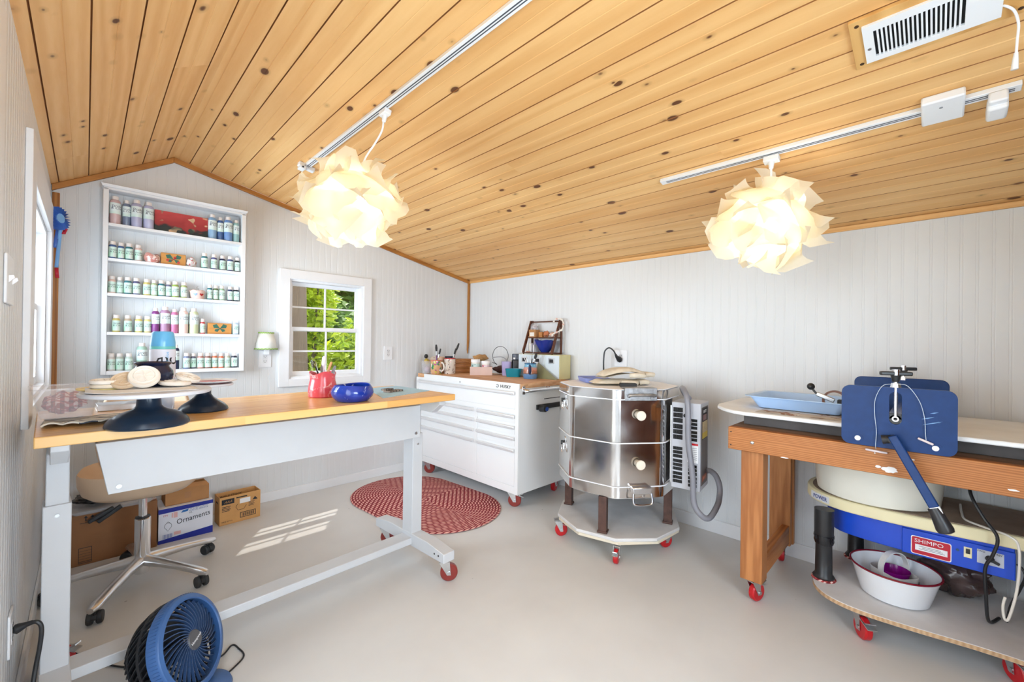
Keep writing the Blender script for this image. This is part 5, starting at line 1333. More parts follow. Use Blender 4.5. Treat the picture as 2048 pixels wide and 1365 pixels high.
g = G(); g.cyl((2.298, .115, .935), (2.262, .115, .935), .016, n=16); hb = obj('crank_hub', g, M_black, SRL)
g = G(); g.bar((2.268, .118, .95), (2.235, -.006, .70), .030, .022, (1, 0, 0)); cr = obj('crank_arm', g, M_blue, SRL, bev=.004)
g = G(); g.bar((2.2365, -.0005, .712), (2.233, -.0135, .685), .0305, .0225, (1, 0, 0)); obj('white_wrap', g, M_paper, cr, bev=.004)
g = G(); g.tube([(2.236, .0, .705), (2.233, -.012, .68), (2.228, -.030, .638), (2.2265, -.0345, .628), (2.226, -.036, .624)], [.018, .021, .026, .023, .012], 20); obj('grip', g, M_black, cr)
g = G(); g.cyl((2.285, .118, .935), (2.285, .150, .928), .015, .018, 12); obj('knob', g, M_black, hb)
M_wire = plain('white_wire', W(196, 206, 216), .4)
for nm, lab, pts, t0, t1 in (('wire_cutter', 'clay cutting wire hanging from the left side of the front blue plate', [(2.29, .118, 1.155), (2.286, .15, 1.145), (2.288, .172, 1.09), (2.289, .174, 1.03), (2.289, .168, .96), (2.2885, .170, .90), (2.3265-.0, .171, .877)], (2.322, .205, .872), (2.322, .135, .868)),
        ('wire_cutter', 'clay cutting wire hanging from the right side of the front blue plate', [(2.29, .104, 1.155), (2.286, .075, 1.15), (2.287, .042, 1.095), (2.288, .027, 1.03), (2.289, .024, .97), (2.2895, .022, .945)], (2.288, .045, .950), (2.288, .002, .932))):
    w_ = thing(nm, lab, 'wire', pts[0], 0)
    o_ = V(pts[0]); g = G(); g.tube([p-o_ for p in smoothpath(pts, 6)], .0011, 6); obj('wire', g, M_wire, w_)
    g = G(); g.tube([V(t0)-o_, V(t0)*.95+V(t1)*.05-o_, V(t1)*.95+V(t0)*.05-o_, V(t1)-o_], [.003, .0045, .0045, .003], 10); obj('toggle', g, plain('toggle_pale', W(222, 206, 206), .5), w_)
# blue tray and rolling tool
zb = .9655
BTR = thing('plastic_tray', 'light blue rectangular plastic tray lying on the slab roller bed', 'tray', (2.735, .50, zb+.003), R(-2))
g = tubshape(.30, .36, .36, .44, .060, .003); obj('body', g, plain('pale_blue_plastic', W(176, 206, 244), .35, var=.02), BTR)
g = G(); A = rrect(.40, .48, .05, 6); B = rrect(.352, .432, .034, 6); n = len(A)
g.add([(x, y, z) for P, z in ((A, .062), (B, .058), (A, .059)) for x, y in P], [(i, (i+1) % n, n+(i+1) % n, n+i) for i in range(n)] + [(i, 2*n+i, 2*n+(i+1) % n, (i+1) % n) for i in range(n)])
obj('rim', g, plain('pale_blue_plastic', W(176, 206, 244), .35, var=.02), BTR)
g = G(); g.grid(lambda u, v: V((2.42+.30*v, .17+.48*u, zb-.0018+.0014*math.sin(u*17+v*5)**2)), 24, 8)
single('newspaper', g, glaze('stained_paper', W(226, 218, 206), W(150, 104, 66), 9, .6, .8), 'stained paper sheet under the light blue tray on the slab roller', 'paper')
RT = thing('clay_roller_tool', 'hand roller with a black ball handle and brown wheel in the light blue tray', 'tool', (2.70, .36, zb+.0075))
g = G(); g.lathe([(.036, -.012), (.044, -.012), (.044, .012), (.036, .012), (.036, -.012)], 36); g.v = [V((p.z*.8, p.x*1.2, p.y*1.2+.053)) for p in g.v]; obj('wheel', g, plain('wheel_brown', W(120, 74, 54), .5), RT)
g = G(); g.bar((-.012, .0, .053), (-.02, .075, .085), .014, .022); obj('arm', g, M_zinc, RT, bev=.004)
g = G(); g.bar((-.02, .075, .085), (-.023, .095, .112), .010, .010); g.sphere((-.024, .098, .120), .018, 16, 10); obj('ball_handle', g, M_black, RT)
g = G(); g.cbox((.01, -.035, .045), (.04, .05, .03)); obj('bracket', g, M_blackm, RT, bev=.004)

# ------------------------------------------------------------------ pottery wheel and its dolly
WD = thing('wheel_dolly', 'grey-white rounded plywood dolly under the pottery wheel', 'dolly', (0, 0, 0))
P = [(2.46, -.62), (2.455, -.20), (2.42, .05), (2.405, .20), (2.415, .29), (2.45, .36), (2.52, .41), (2.62, .43), (2.75, .425), (2.95, .40), (3.02, .34), (3.03, -.62)]
Pd = [tuple(p[:2]) for p in smoothpath([(x, y, 0) for x, y in P], 4)]
g = G(); g.prism(Pd, .131, .1505); obj('board', g, [M_ply], WD, bev=.002)
g = G(); n = len(Pd)
inner = []
for i, (x, y) in enumerate(Pd): inner.append((x, y))
g.add([(x+(x-2.7)*.0022, y+(y)*.0015, z) for z in (.1325, .149) for x, y in Pd], [(i, (i+1) % n, n+(i+1) % n, n+i) for i in range(n-1)])
obj('ply_edge', g, M_plyedge, WD)
for x, y, a in ((2.49, .235, 215), (2.60, -.22, 215), (2.93, .25, 40), (2.60, -.54, 200)): caster(WD, (x, y, 0), R(a), .048, .032, M_red, tall=.131)
PW = thing('pottery_wheel', 'blue and cream electric pottery wheel tucked under the workbench', 'pottery wheel', (0, 0, 0))
P = [(2.615, -.44), (2.64, -.25), (2.628, -.08), (2.612, .08), (2.613, .20), (2.634, .33), (2.70, .43), (2.80, .487), (2.92, .50), (3.03, .47), (3.075, .40), (3.08, -.44)]
P = [tuple(p[:2]) for p in smoothpath([(x, y, 0) for x, y in P], 4)]
g = G(); g.prism(P, .496, .550); tp = obj('table', g, M_cream, PW, bev=.006)
g = G(); g.prism([(2.85+(x-2.85)*.93, .02+(y-.02)*.95) for x, y in P], .5502, .5525); obj('table_mat', g, plain('dusty_brown_top', W(150, 130, 112), .7, var=.15, scale=12), tp)
g = G(); PB = [(2.662, -.235), (2.662, .10), (2.675, .22), (2.71, .335), (2.80, .40), (3.0, .40), (3.0, -.235)]
PB = PB[:2] + [tuple(p[:2]) for p in smoothpath([(x, y, 0) for x, y in PB[1:5]], 4)][1:] + PB[5:]
g.prism(PB, .368, .4955); bd = obj('motor_body', g, plain('wheel_body_blue', W(22, 74, 200), .35, var=.05), PW, bev=.004)
g = G(); g.box(2.652, 2.662, -.236, .102, .366, .478); obj('front_panel', g, plain('wheel_body_blue', W(22, 74, 200), .35), bd, bev=.003)
px = 2.652
g = G(); g.prism(rrect(.128, .080, .008, 4, .008, .414), 0, .0012); g.v = [V((px-p.z, p.x, p.y)) for p in g.v]; pl_ = obj('name_plate', g, M_paper, bd, flat=True)
g = G(); g.prism(rrect(.122, .074, .007, 4, .008, .414), 0, .0018); g.v = [V((px-p.z, p.x, p.y)) for p in g.v]; obj('red_field', g, plain('name_plate_red', W(190, 20, 46), .4), pl_, flat=True)
text('SHIMPO', .023, M_paper, pl_, onface((px-.002, .014, .434), (0, -1, 0), (0, 0, 1)), ext=.0004, width=1.15)
g = G(); g.box(px-.0024, px-.0016, -.044, .058, .393, .419); o = obj('data_field', g, M_paper, pl_, flat=True)
g = G()
for k in range(3): g.box(px-.0028, px-.0022, -.036+.006*k, .046-.01*(k % 2), .399+.006*k, .4015+.006*k)
obj('print', g, M_greyp, o, flat=True)
g = G(); g.cyl((px, -.074, .437), (px-.004, -.074, .437), .005, n=12); obj('pilot_lamp', g, plain('dark_teal', W(30, 70, 110), .3), bd)
g = G(); g.box(px-.003, px, -.116, -.092, .414, .458); sw = obj('switch_plate', g, M_cream, bd, bev=.001)
g = G(); g.box(px-.008, px-.0025, -.110, -.098, .432, .452); obj('rocker', g, M_black, sw, bev=.001)
g = G(); g.box(px-.002, px, -.205, -.130, .405, .462); kp = obj('dial_plate', g, plain('dial_grey', W(196, 200, 212), .4), bd, bev=.001)
text('FWD', .010, M_ink, kp, onface((px-.0024, -.142, .455), (0, -1, 0), (0, 0, 1)))
text('REV', .010, M_ink, kp, onface((px-.0024, -.192, .455), (0, -1, 0), (0, 0, 1)))
g = G(); g.cyl((px-.002, -.166, .432), (px-.010, -.166, .432), .014, .012, 20); g.bar((px-.012, -.153, .437), (px-.012, -.192, .420), .010, .012, (1, 0, 0)); obj('dial_knob', g, M_black, kp, bev=.002)
g = G(); g.lathe([(0, .553), (.225, .553), (.238, .56), (.246, .62), (.25, .70), (.256, .722), (.250, .726), (.240, .70), (.234, .60), (.22, .575), (0, .57)], 64, c=(2.845, .212, 0))
obj('splash_pan', g, plain('pan_cream_white', W(236, 232, 218), .3, var=.02), PW)
for x, y in ((2.60, .385), (2.70, -.36), (2.98, .30), (2.98, -.36)):
    g = G(); g.lathe([(0, .158), (.044, .158), (.046, .165), (.036, .18), (.034, .33), (.037, .34), (.040, .36), (.041, .4955), (0, .4957)], 28, c=(x, y, 0)); lg = obj('leg', g, M_black, PW)
    g = G(); g.lathe([(0, .1508), (.050, .1508), (.052, .154), (.048, .160), (0, .160)], 28, c=(x, y, 0)); obj('foot_tape', g, M_ging, lg)
    if x < 2.65:
        g = G(); g.lathe([(.0375, .325), (.042, .34), (.0405, .352), (.043, .362), (.0415, .37)], 28, c=(x, y, 0)); obj('tape_wrap', g, plain('glossy_tape', (.01, .01, .012), .1), lg)
g = G(); g.prism([(0, 0), (.045, 0), (.045, .028), (0, .028)], 0, .001)
mlab = onface((2.668, .392, .506), (.68, -.73, 0), (0, 0, 1))
g = G(); q_ = [(2.739, .4605), (2.700, .4315), (2.6755, .399), (2.655, .372)]
for a_, b2 in zip(q_, q_[1:]):
    d_ = (V((*b2, 0))-V((*a_, 0))).normalized(); nn_ = V((d_.y, -d_.x, 0))*-.0022
    if nn_.x > 0: nn_ = -nn_
    A_ = V((*a_, 0))+nn_; B_ = V((*b2, 0))+nn_
    g.add([(A_.x, A_.y, .506), (B_.x, B_.y, .506), (B_.x, B_.y, .540), (A_.x, A_.y, .540)], [(0, 1, 2, 3)])
lbp = obj('brand_label', g, M_paper, tp, flat=True)
text('POWER', .029, plain('label_blue', W(40, 70, 150), .4), lbp, onface((2.680, .4155, .523), (-.50, -.62, 0) if False else (-.60, -.80, 0), (0, 0, 1)), ext=.0003, width=.8)
g = G(); g.tube(smoothpath([(3.09, -.20, .70), (2.95, -.16, .735), (2.80, -.12, .74), (2.68, -.108, .725), (2.625, -.113, .68), (2.598, -.145, .61), (2.592, -.182, .545), (2.600, -.172, .47), (2.62, -.152, .40), (2.632, -.155, .29), (2.66, -.165, .17), (2.75, -.20, .158)], 6), .006, 8)
single('power_cord', g, M_black, 'thick black cord looping over the front of the blue and cream pottery wheel', 'cord')
g = G(); g.tube(smoothpath([(2.95, -.09, .558), (2.80, -.09, .558), (2.70, -.10, .558), (2.635, -.16, .560), (2.60, -.215, .556), (2.59, -.238, .52), (2.597, -.236, .37), (2.60, -.215, .235), (2.602, -.203, .225), (2.605, -.199, .27), (2.605, -.205, .31)], 6), .0045, 8)
single('white_cable', g, M_whitecer, 'white cable hanging in a hook at the right end of the pottery wheel', 'cable')
g = G(); g.tube(smoothpath([(2.675, -.242, .43), (2.66, -.262, .40), (2.68, -.25, .33), (2.72, -.23, .24), (2.74, -.22, .157)], 6), .005, 8)
single('power_cord', g, M_black, 'black cable dropping behind the right end of the blue motor body', 'cord')
# basin with caddy
EB = thing('enamel_basin', 'white enamel basin with a dark red rim on the wheel dolly', 'basin', (2.665, .128, .1512))
lobj('body', [(0, 0), (.112, 0), (.122, .006), (.135, .05), (.150, .105), (.160, .130), (.157, .131), (.146, .105), (.131, .05), (.117, .010), (0, .004)], plain('white_enamelware', W(232, 234, 238), .15, var=.01), EB, 64)
lobj('rim', [(.157, .1285), (.162, .1285), (.1645, .132), (.162, .1355), (.157, .1355), (.1555, .132), (.157, .1285)], plain('rim_maroon', W(128, 22, 40), .25), EB, 64)
CD_ = thing('cleaning_caddy', 'white plastic caddy with an arched handle inside the enamel basin', 'caddy', (2.670, .130, .1625), R(50))
M_cad = plain('caddy_white', W(222, 222, 220), .4)
g = tubshape(.14, .11, .155, .125, .10, .003); obj('body', g, M_cad, CD_)
g = G()
for i in range(7): g.box(-.06+.018*i, -.052+.018*i, -.0655, -.0635, .02, .075)
obj('slots', g, M_greyp, CD_)
g = G(); pts = smoothpath([(0, -.064, .085), (0, -.064, .13), (0, -.040, .172), (0, 0, .186), (0, .040, .172), (0, .064, .13), (0, .064, .085)], 6)
for p0, p1 in zip(pts, pts[1:]): g.bar(p0, p1, .024, .005, (1, 0, 0) if False else (0, 0, 1))
obj('handle', g, M_cad, CD_)
g = G(); g.lathe([(0, 0), (.034, 0), (.038, .01), (.058, .092), (.055, .092), (.036, .012), (0, .006)], 36)
single('purple_cup', g, plain('magenta_plastic', W(124, 14, 116), .15, var=.06), 'shiny purple plastic cup sitting in the white caddy', 'cup', loc=(2.668, .128, .167+.012))
g = G(); g.sphere((0, 0, 0), 1, 40, 26)
for i, p in enumerate(g.v):
    d = p.normalized(); q_ = 1+.25*noise.noise(d*2+V((7, 0, 0)))+.06*math.sin(math.atan2(d.z, d.y)*9+d.x*6)
    g.v[i] = V((d.x*.08*q_, d.y*.115*q_, .095+max(-.0945, d.z*.088*q_)))
single('plastic_bag', g, plain('brown_bag_film', W(74, 58, 56), .22, var=.35, scale=14), 'shiny brown plastic bag bulging behind the enamel basin', 'bag', loc=(2.87, -.075, .1515))
# ------------------------------------------------------------------ tracks, pendants, vent
th = math.atan(SR)
def slope(x, y): return M.Translation((x, y, ztop(x))) @ M.Rotation(th, 4, 'Y')
def mount(name, label, cat, x, y, group=None):
    r = thing(name, label, cat, (0, 0, 0), 0, group); r.matrix_world = slope(x, y); return r
def track(label, x, ya, yb):
    r = mount('lighting_track', label, 'track', x, 0)
    g = G(); g.box(-.018, .018, ya, yb, -.019, -.0005); obj('rail', g, M_trimw, r, bev=.002)
    g = G(); g.box(-.006, -.0015, ya+.015, yb-.03, -.0196, -.0185); g.box(.0035, .0075, ya+.015, yb-.03, -.0196, -.0185); obj('slot', g, plain('slot_grey', W(70, 76, 86), .5), r)
    return r
T1 = track('long white lighting track holding the left paper lamp', 1.005, -1.15, 2.92)
g = G(); g.box(-.05, .05, 2.895, 2.935, -.03, -.0006); g.box(-.045, -.01, 2.87, 2.93, -.052, -.03); obj('end_connector', g, M_trimw, T1, bev=.005)
g = G(); g.cyl((-.03, 2.869, -.042), (-.03, 2.872, -.042), .006, n=10); obj('connector_screw', g, M_ink, T1)
T2 = track('shorter white lighting track holding the right paper lamp', 2.195, -.20, 1.057)
g = G(); g.box(-.072, .066, -.070, .042, -.034, -.0004); cv = obj('junction_cover', g, M_trimw, T2, bev=.006)
g = G(); g.cyl((-.03, -.01, -.034), (-.03, -.01, -.0352), .005, n=10); obj('screw', g, M_greyp, cv)
OA = mount('track_outlet', 'small white plug-in outlet head near the right end of the shorter track', 'outlet', 2.195, 0)
g = G(); g.box(-.022, .022, -.170, -.124, -.06, -.0195); obj('body', g, M_trimw, OA, bev=.006)
g = G(); g.box(.0, .075, -.172, -.122, -.075, -.028); fo = obj('outlet_block', g, M_trimw, OA, bev=.008)
g = G()
for y in (-.157, -.138): g.box(.0752, .0758, y-.0015, y+.0015, -.058, -.048); 
obj('prong_slots', g, M_ink, fo, flat=True)
g = G(); g.cyl((.0752, -.147, -.065), (.0758, -.147, -.065), .003, n=10); obj('ground_hole', g, M_ink, fo, flat=True)

def papermat():
    m = bpy.data.materials.new('lamp_paper'); m.use_nodes = True; nt = m.node_tree; nt.nodes.clear()
    out = nt.nodes.new('ShaderNodeOutputMaterial'); df = nt.nodes.new('ShaderNodeBsdfDiffuse'); tr = nt.nodes.new('ShaderNodeBsdfTranslucent'); tp = nt.nodes.new('ShaderNodeBsdfTransparent')
    df.inputs[0].default_value = (*W(246, 240, 224), 1); tr.inputs[0].default_value = (*W(255, 243, 214), 1)
    tc = nt.nodes.new('ShaderNodeTexCoord'); nz = nt.nodes.new('ShaderNodeTexNoise'); nz.inputs['Scale'].default_value = 120; nt.links.new(tc.outputs['Object'], nz.inputs[0])
    bp = nt.nodes.new('ShaderNodeBump'); bp.inputs['Strength'].default_value = .1; nt.links.new(nz.outputs[0], bp.inputs['Height']); nt.links.new(bp.outputs[0], df.inputs['Normal'])
    m1 = nt.nodes.new('ShaderNodeMixShader'); m1.inputs[0].default_value = .5; m2 = nt.nodes.new('ShaderNodeMixShader'); m2.inputs[0].default_value = .12
    nt.links.new(df.outputs[0], m1.inputs[1]); nt.links.new(tr.outputs[0], m1.inputs[2]); nt.links.new(m1.outputs[0], m2.inputs[1]); nt.links.new(tp.outputs[0], m2.inputs[2]); nt.links.new(m2.outputs[0], out.inputs[0])
    return m
M_lampp = papermat()
def emit(name, col, s):
    m = bpy.data.materials.new(name); m.use_nodes = True; b_ = m.node_tree.nodes['Principled BSDF']
    b_.inputs['Base Color'].default_value = (*col, 1); b_.inputs['Emission Color'].default_value = (*col, 1); b_.inputs['Emission Strength'].default_value = s
    return m
M_bulb = emit('lit_bulb', (.93, .96, 1.0), 36)
def pendant(label, head, cordpts, cen, rx, rz_, rot, seed, bulb=None):
    """crumpled paper shade; head = point under the track, cen = middle of the shade"""
    root = thing('pendant_lamp', label, 'lamp', cen, 0, 'crumpled paper pendant lamps')
    c = V(cen); rr = random.Random(seed)
    g = G(); g.T = M.Translation(V(head)-c) @ M.Rotation(th, 4, 'Y'); g.cbox((0, 0, .0), (.036, .062, .026)); g.T = M.Identity(4); g.cyl(V(head)-c+V((0, 0, -.01)), V(head)-c+V((-.006, 0, -.045)), .013, .009, 14); obj('track_adapter', g, M_trimw, root, bev=.003)
    g = G(); g.tube(smoothpath([V(p)-c for p in cordpts], 6), .0048, 8); obj('cord', g, M_trimw, root)
    g = G(); t = V(cordpts[-1])-c; g.cyl(t, t+V((0, 0, -.115)), .018, .023, 18); obj('socket', g, M_trimw, root)
    g = G(); g.sphere(t+V((0, 0, -.155)), .032, 16, 12); obj('bulb', g, bulb or M_bulb, root)
    Rm = rot.to_4x4(); g = G()
    tiers = [(14, 62, 4, .84, .9), (40, 88, 5, .92, .75), (62, 116, 5, .96, .75), (86, 142, 6, .96, .7), (110, 168, 5, .90, .7)]
    for ti, (p0, p1, N, sc_, fl) in enumerate(tiers):
        for k in range(N):
            a0 = 2*PI*(k+.5*ti+rr.uniform(-.15, .15))/N; hw = PI/N*1.5; ph = rr.uniform(0, 9); tw = rr.uniform(-.25, .25); lift = rr.uniform(.0, .14)
            up_ = ti == 0
            def f(u, v, a0=a0, hw=hw, ph=ph, tw=tw, lift=lift):
                s = (u-.5)*2; e = v if not up_ else 1-v
                shape = 1-.55*abs(s)**2.2*e
                pol = R(p0+(p1-p0)*(v if not up_ else v)) ; 
                if not up_: pol = R(p0+(p1-p0)*(v*shape+.0))
                else: pol = R(p1-(p1-p0)*((1-v)*shape))
                az = a0+s*hw*(1-.15*e)+tw*e
                rad = sc_*(.84+.26*fl*e**2*(1+1.1*abs(s)**2) + lift*e + .09*math.sin(s*3.6+ph)*e)
                d = V((math.sin(pol)*math.cos(az)*rx, math.sin(pol)*math.sin(az)*rx, math.cos(pol)*rz_))*rad
                nz = noise.noise_vector(d*9+V((ph*3, seed, ti*5)))*.034 + noise.noise_vector(d*34+V((ph, 0, ti)))*.006
                return Rm @ (d+nz*(.35+e))
            g.grid(f, 9, 8)
    obj('shade', g, M_lampp, root, ang=70)
    return root
pendant('crumpled white paper pendant lamp hanging near the gable end', (1.012, 1.900, 2.4085), [(1.004, 1.90, 2.39), (1.003, 1.905, 2.33), (.985, 1.935, 2.27), (.955, 1.975, 2.20), (.935, 1.99, 2.13)], (.905, 2.02, 1.985), .222, .205, Euler((R(8), R(-6), 0)).to_matrix(), 3)
vd = V((2.2, .55, 0)).normalized()
pendant('crumpled white paper pendant lamp tilted over the workbench', (2.203, .535, 2.155), [(2.196, .535, 2.13), (2.200, .535, 2.08), (2.205, .537, 2.03), (2.21, .54, 2.0)], (2.205, .555, 1.865), .20, .20, M.Rotation(R(30), 3, vd), 11)

pendant('crumpled white paper pendant lamp added behind the viewer as fill light', (1.012, -.60, 2.4085), [(1.004, -.60, 2.39), (1.0, -.60, 2.33), (.985, -.60, 2.25), (.97, -.60, 2.13)], (.965, -.60, 1.985), .222, .205, Euler((R(-5), R(6), 0)).to_matrix(), 5, emit('fill_bulb', (.93, .96, 1.0), 200))  # unseen lamp added to brighten the right wall and ceiling
VT = mount('ceiling_vent', 'white slotted air vent on a plywood patch in the pine ceiling', 'vent', 1.755, 0)
g = G(); g.box(-.106, .106, -.185, .197, -.013, -.0004); bo = obj('plywood_backing', g, wood('ply_patch', W(228, 182, 116), W(200, 146, 80), ax=0, scale=.8, rough=.5, ring=.6), VT, bev=.001)
for x, y in ((-.085, .178), (.085, .180), (-.085, -.165), (.085, -.165)):
    g = G(); g.cyl((x, y, -.013), (x, y, -.0138), .006, n=10); obj('screw', g, plain('bronze_screw', W(84, 62, 44), .4, .5), bo)
g = G(); sx0, sx1 = -.050, .062; gy0, gy1 = -.056, .142
g.box(-.078, sx0, -.128, .167, -.021, -.0132); g.box(sx1, .083, -.128, .167, -.021, -.0132); g.box(sx0, sx1, gy1, .167, -.021, -.0132); g.box(sx0, sx1, -.128, gy0, -.021, -.0132)
for i in range(1, 20):
    y = gy0+(gy1-gy0)*i/20; g.box(sx0, sx1, y-.0023, y+.0023, -.0205, -.0135)
gr = obj('grille', g, M_trimw, VT)
g = G(); g.box(sx0, sx1, gy0, gy1, -.0134, -.0131); obj('dark_opening', g, M_darkgap, VT, flat=True)
g = G(); g.box(-.048, -.034, -.092, -.070, -.0225, -.021); obj('damper_lever', g, M_greyp, gr)
g = G(); g.cyl((.02, .155, -.021), (.02, .155, -.0222), .005, n=10); obj('screw', g, M_zinc, gr)
CC = thing('usb_cable', 'short white cable dangling from the edge of the ceiling vent', 'cable', (1.80, -.128, 2.265))
pts = smoothpath([(0, 0, 0), (.02, -.022, -.015), (.055, -.034, -.04), (.08, -.034, -.075), (.09, -.033, -.11)], 6)
g = G(); g.tube(pts, .0032, 8); obj('cord', g, M_trimw, CC)
g = G(); g.tube([(.09, -.033, -.105), (.093, -.032, -.125), (.098, -.031, -.15)], [.0045, .0065, .008], 12); obj('plug', g, M_trimw, CC)

# ------------------------------------------------------------------ wall fittings
def plate_on(name, label, m, w, h, kind):
    r = thing(name, label, 'light switch' if kind == 'switch' else 'outlet'); r.matrix_world = m     # local x right, y up, z out
    g = G(); g.prism(rrect(w, h, .006, 3), .0005, .007); obj('cover_plate', g, M_trimw, r, bev=.0018)
    if kind == 'duplex':
        g = G(); g.prism(rrect(.034, .068, .004, 3), .0065, .0085); f = obj('receptacle', g, plain('receptacle_white', W(222, 222, 224), .35), r)
        for yc in (.019, -.019):
            for x in (-.0075, .0075):
                g = G(); g.box(x-.0012, x+.0012, yc-.001, yc+.008, .0085, .009); obj('slot', g, M_ink, f, flat=True)
            g = G(); g.cyl((0, yc-.008, .0085), (0, yc-.008, .009), .0026, n=10); obj('slot', g, M_ink, f, flat=True)
    else:
        for x in (-.042, .042):
            g = G(); g.hexa([(x-.005, -.010, .0065), (x+.005, -.010, .0065), (x+.005, .010, .0065), (x-.005, .010, .0065), (x-.004, .004, .018), (x+.004, .004, .018), (x+.004, .012, .016), (x-.004, .012, .016)]); obj('toggle', g, M_trimw, r)
    return r
plate_on('wall_outlet', 'white wall outlet right of the small window above the tool chest', onface((2.09, Y1, 1.185), (1, 0, 0), (0, 0, 1)), .09, .134, 'duplex')
plate_on('wall_outlet', 'white wall outlet under the little fabric night light', onface((1.012, Y1, 1.145), (1, 0, 0), (0, 0, 1)), .09, .134, 'duplex')
plate_on('wall_outlet', 'white wall outlet above the kiln with a black plug in it', onface((X2, 1.828, 1.185), (0, -1, 0), (0, 0, 1)), .115, .134, 'duplex')
plate_on('wall_outlet', 'low white wall outlet on the left wall holding a black plug', onface((X0, 2.06, .366), (0, 1, 0), (0, 0, 1)), .09, .134, 'duplex')
plate_on('light_switch', 'white toggle switch plate on the left wall by the door casing', onface((X0, 1.872, 1.46), (0, 1, 0), (0, 0, 1)), .165, .138, 'switch')
NL = thing('night_light', 'small white fabric night light with green trim reading dille', 'night light', (1.016, Y1-.012, 1.226))
b = NB('night_shade', W(236, 236, 230), .7); M_nl = b.mat
g = G(); g.lathe([(.080, 0), (.0525, .128)], 24, a0=PI, a1=2*PI); g.v = [V((p.x, p.y*.75, p.z)) for p in g.v]; obj('shade', g, M_nl, NL, solid=.002)
M_lime = plain('lime_trim', W(150, 186, 90), .7, var=.15, scale=90)
for rr_, z in ((.082, .0), (.054, .128)):
    g = G(); g.tube([(rr_*math.cos(t), rr_*.75*math.sin(t), z+.002*math.sin(i*2.1)) for i, t in enumerate([PI+PI*i/30 for i in range(31)])], .0045, 8); obj('trim_cord', g, M_lime, NL)
gl_ = letters('dille', .05, ext=.0002)
out = []
for p in gl_.v:
    r_ = .0695-.0275*((p.y+.02)/.128)*.9; a = -PI/2+p.x/r_*.80
    out.append(V(((r_+.0016+p.z)*math.cos(a), (r_+.0016+p.z)*.75*math.sin(a), .058+p.y)))
gl_.v = out; obj('lettering', gl_, plain('text_sage', W(120, 140, 110), .6), NL, flat=True)
g = G(); g.box(-.018, .018, -.03, .0045, -.045, .02); obj('plug_base', g, M_trimw, NL, bev=.003)
KP = thing('power_cord', 'black plug and arched cord on the outlet above the kiln', 'cord', (X2-.0095, 1.828, 1.17))
g = G(); g.tube([(0, 0, 0), (-.012, .004, .006), (-.04, .012, .03), (-.05, .016, .048)], [.022, .023, .012, .008], 16); obj('plug', g, M_black, KP)
g = G(); g.tube(smoothpath([(-.048, .016, .045), (-.06, .03, .078), (-.07, .065, .10), (-.078, .10, .07), (-.08, .108, 0), (-.08, .108, -.06), (-.07, .11, -.25), (-.06, .12, -.6)], 6), .006, 8); obj('cord', g, M_black, KP)
LP = thing('power_cord', 'black plug and cord drooping from the low outlet on the left wall', 'cord', (X0+.0095, 2.06, .37))
g = G(); g.tube([(0, 0, 0), (.006, 0, 0), (.012, -.002, .003), (.028, -.006, .008), (.040, -.010, .011)], [.010, .015, .014, .008, .007], 14); obj('plug', g, M_black, LP)
g = G(); g.tube(smoothpath([(.038, -.010, .011), (.053, -.014, .008), (.061, -.016, -.015), (.058, -.016, -.07), (.048, -.02, -.15), (.04, -.05, -.25), (.04, -.10, -.365), (.06, -.20, -.366)], 6), .0062, 8); obj('cord', g, M_black, LP)
# award rosette
RS = thing('award_rosette', 'pleated blue award rosette with red-tipped ribbons hung in the left corner', 'rosette', (-.124, 3.62, 1.99))
M_rbb = plain('ribbon_blue', W(66, 110, 196), .35, var=.15); M_rbl = plain('ribbon_light_blue', W(120, 176, 236), .4, var=.08); M_rbr = plain('ribbon_red', W(190, 30, 56), .4)
mt = look((.80, -.60, .05)).to_4x4()
def ros(name, g, mat, **k): g.v = [mt @ p for p in g.v]; return obj(name, g, mat, RS, **k)
g = G(); N = 48
for r0, r1, z0, z1 in ((.028, .066, .004, .0),):
    vs = []
    for i in range(N):
        a = 2*PI*i/N; w_ = .015*(1 if i % 2 else -1)
        vs += [(r0*math.cos(a), r0*math.sin(a), .016+w_*.3), (r1*math.cos(a), r1*math.sin(a), .002+w_), ((r1-.004)*math.cos(a), (r1-.004)*math.sin(a), -.012+w_)]
    g.add(vs, [(3*i+j, 3*((i+1) % N)+j, 3*((i+1) % N)+j+1, 3*i+j+1) for i in range(N) for j in (0, 1)])
ros('pleated_ring', g, M_rbb, flat=True)
g = G(); g.lathe([(0, .014), (.026, .017), (.030, .014), (.030, .010), (0, .009)], 36); ros('button', g, M_rbl)
def strip(x0, x1, z0, z1, y, mat, nm, wv):
    g = G(); g.grid(lambda u, v: mt.inverted() @ V((x0+(x1-x0)*v+.016*(u-.5), y+.006*math.sin(v*5+wv), z0+(z1-z0)*v)), 2, 14); return ros(nm, g, mat, solid=.001)
strip(.012, -.002, -.045, -.285, .012, M_rbl, 'blue_ribbon', 0); strip(-.002, .002, -.287, -.345, .013, M_rbr, 'red_ribbon_tip', 2)
strip(.002, -.010, -.04, -.17, .022, M_rbb, 'dark_blue_ribbon', 1); strip(.034, .024, -.05, -.085, .016, M_rbr, 'red_ribbon', 1)
g = G(); g.cyl((-.046, .03, .075), (-.03, .02, .07), .004, n=8); ob = obj('hook', g, M_whitecer, RS)

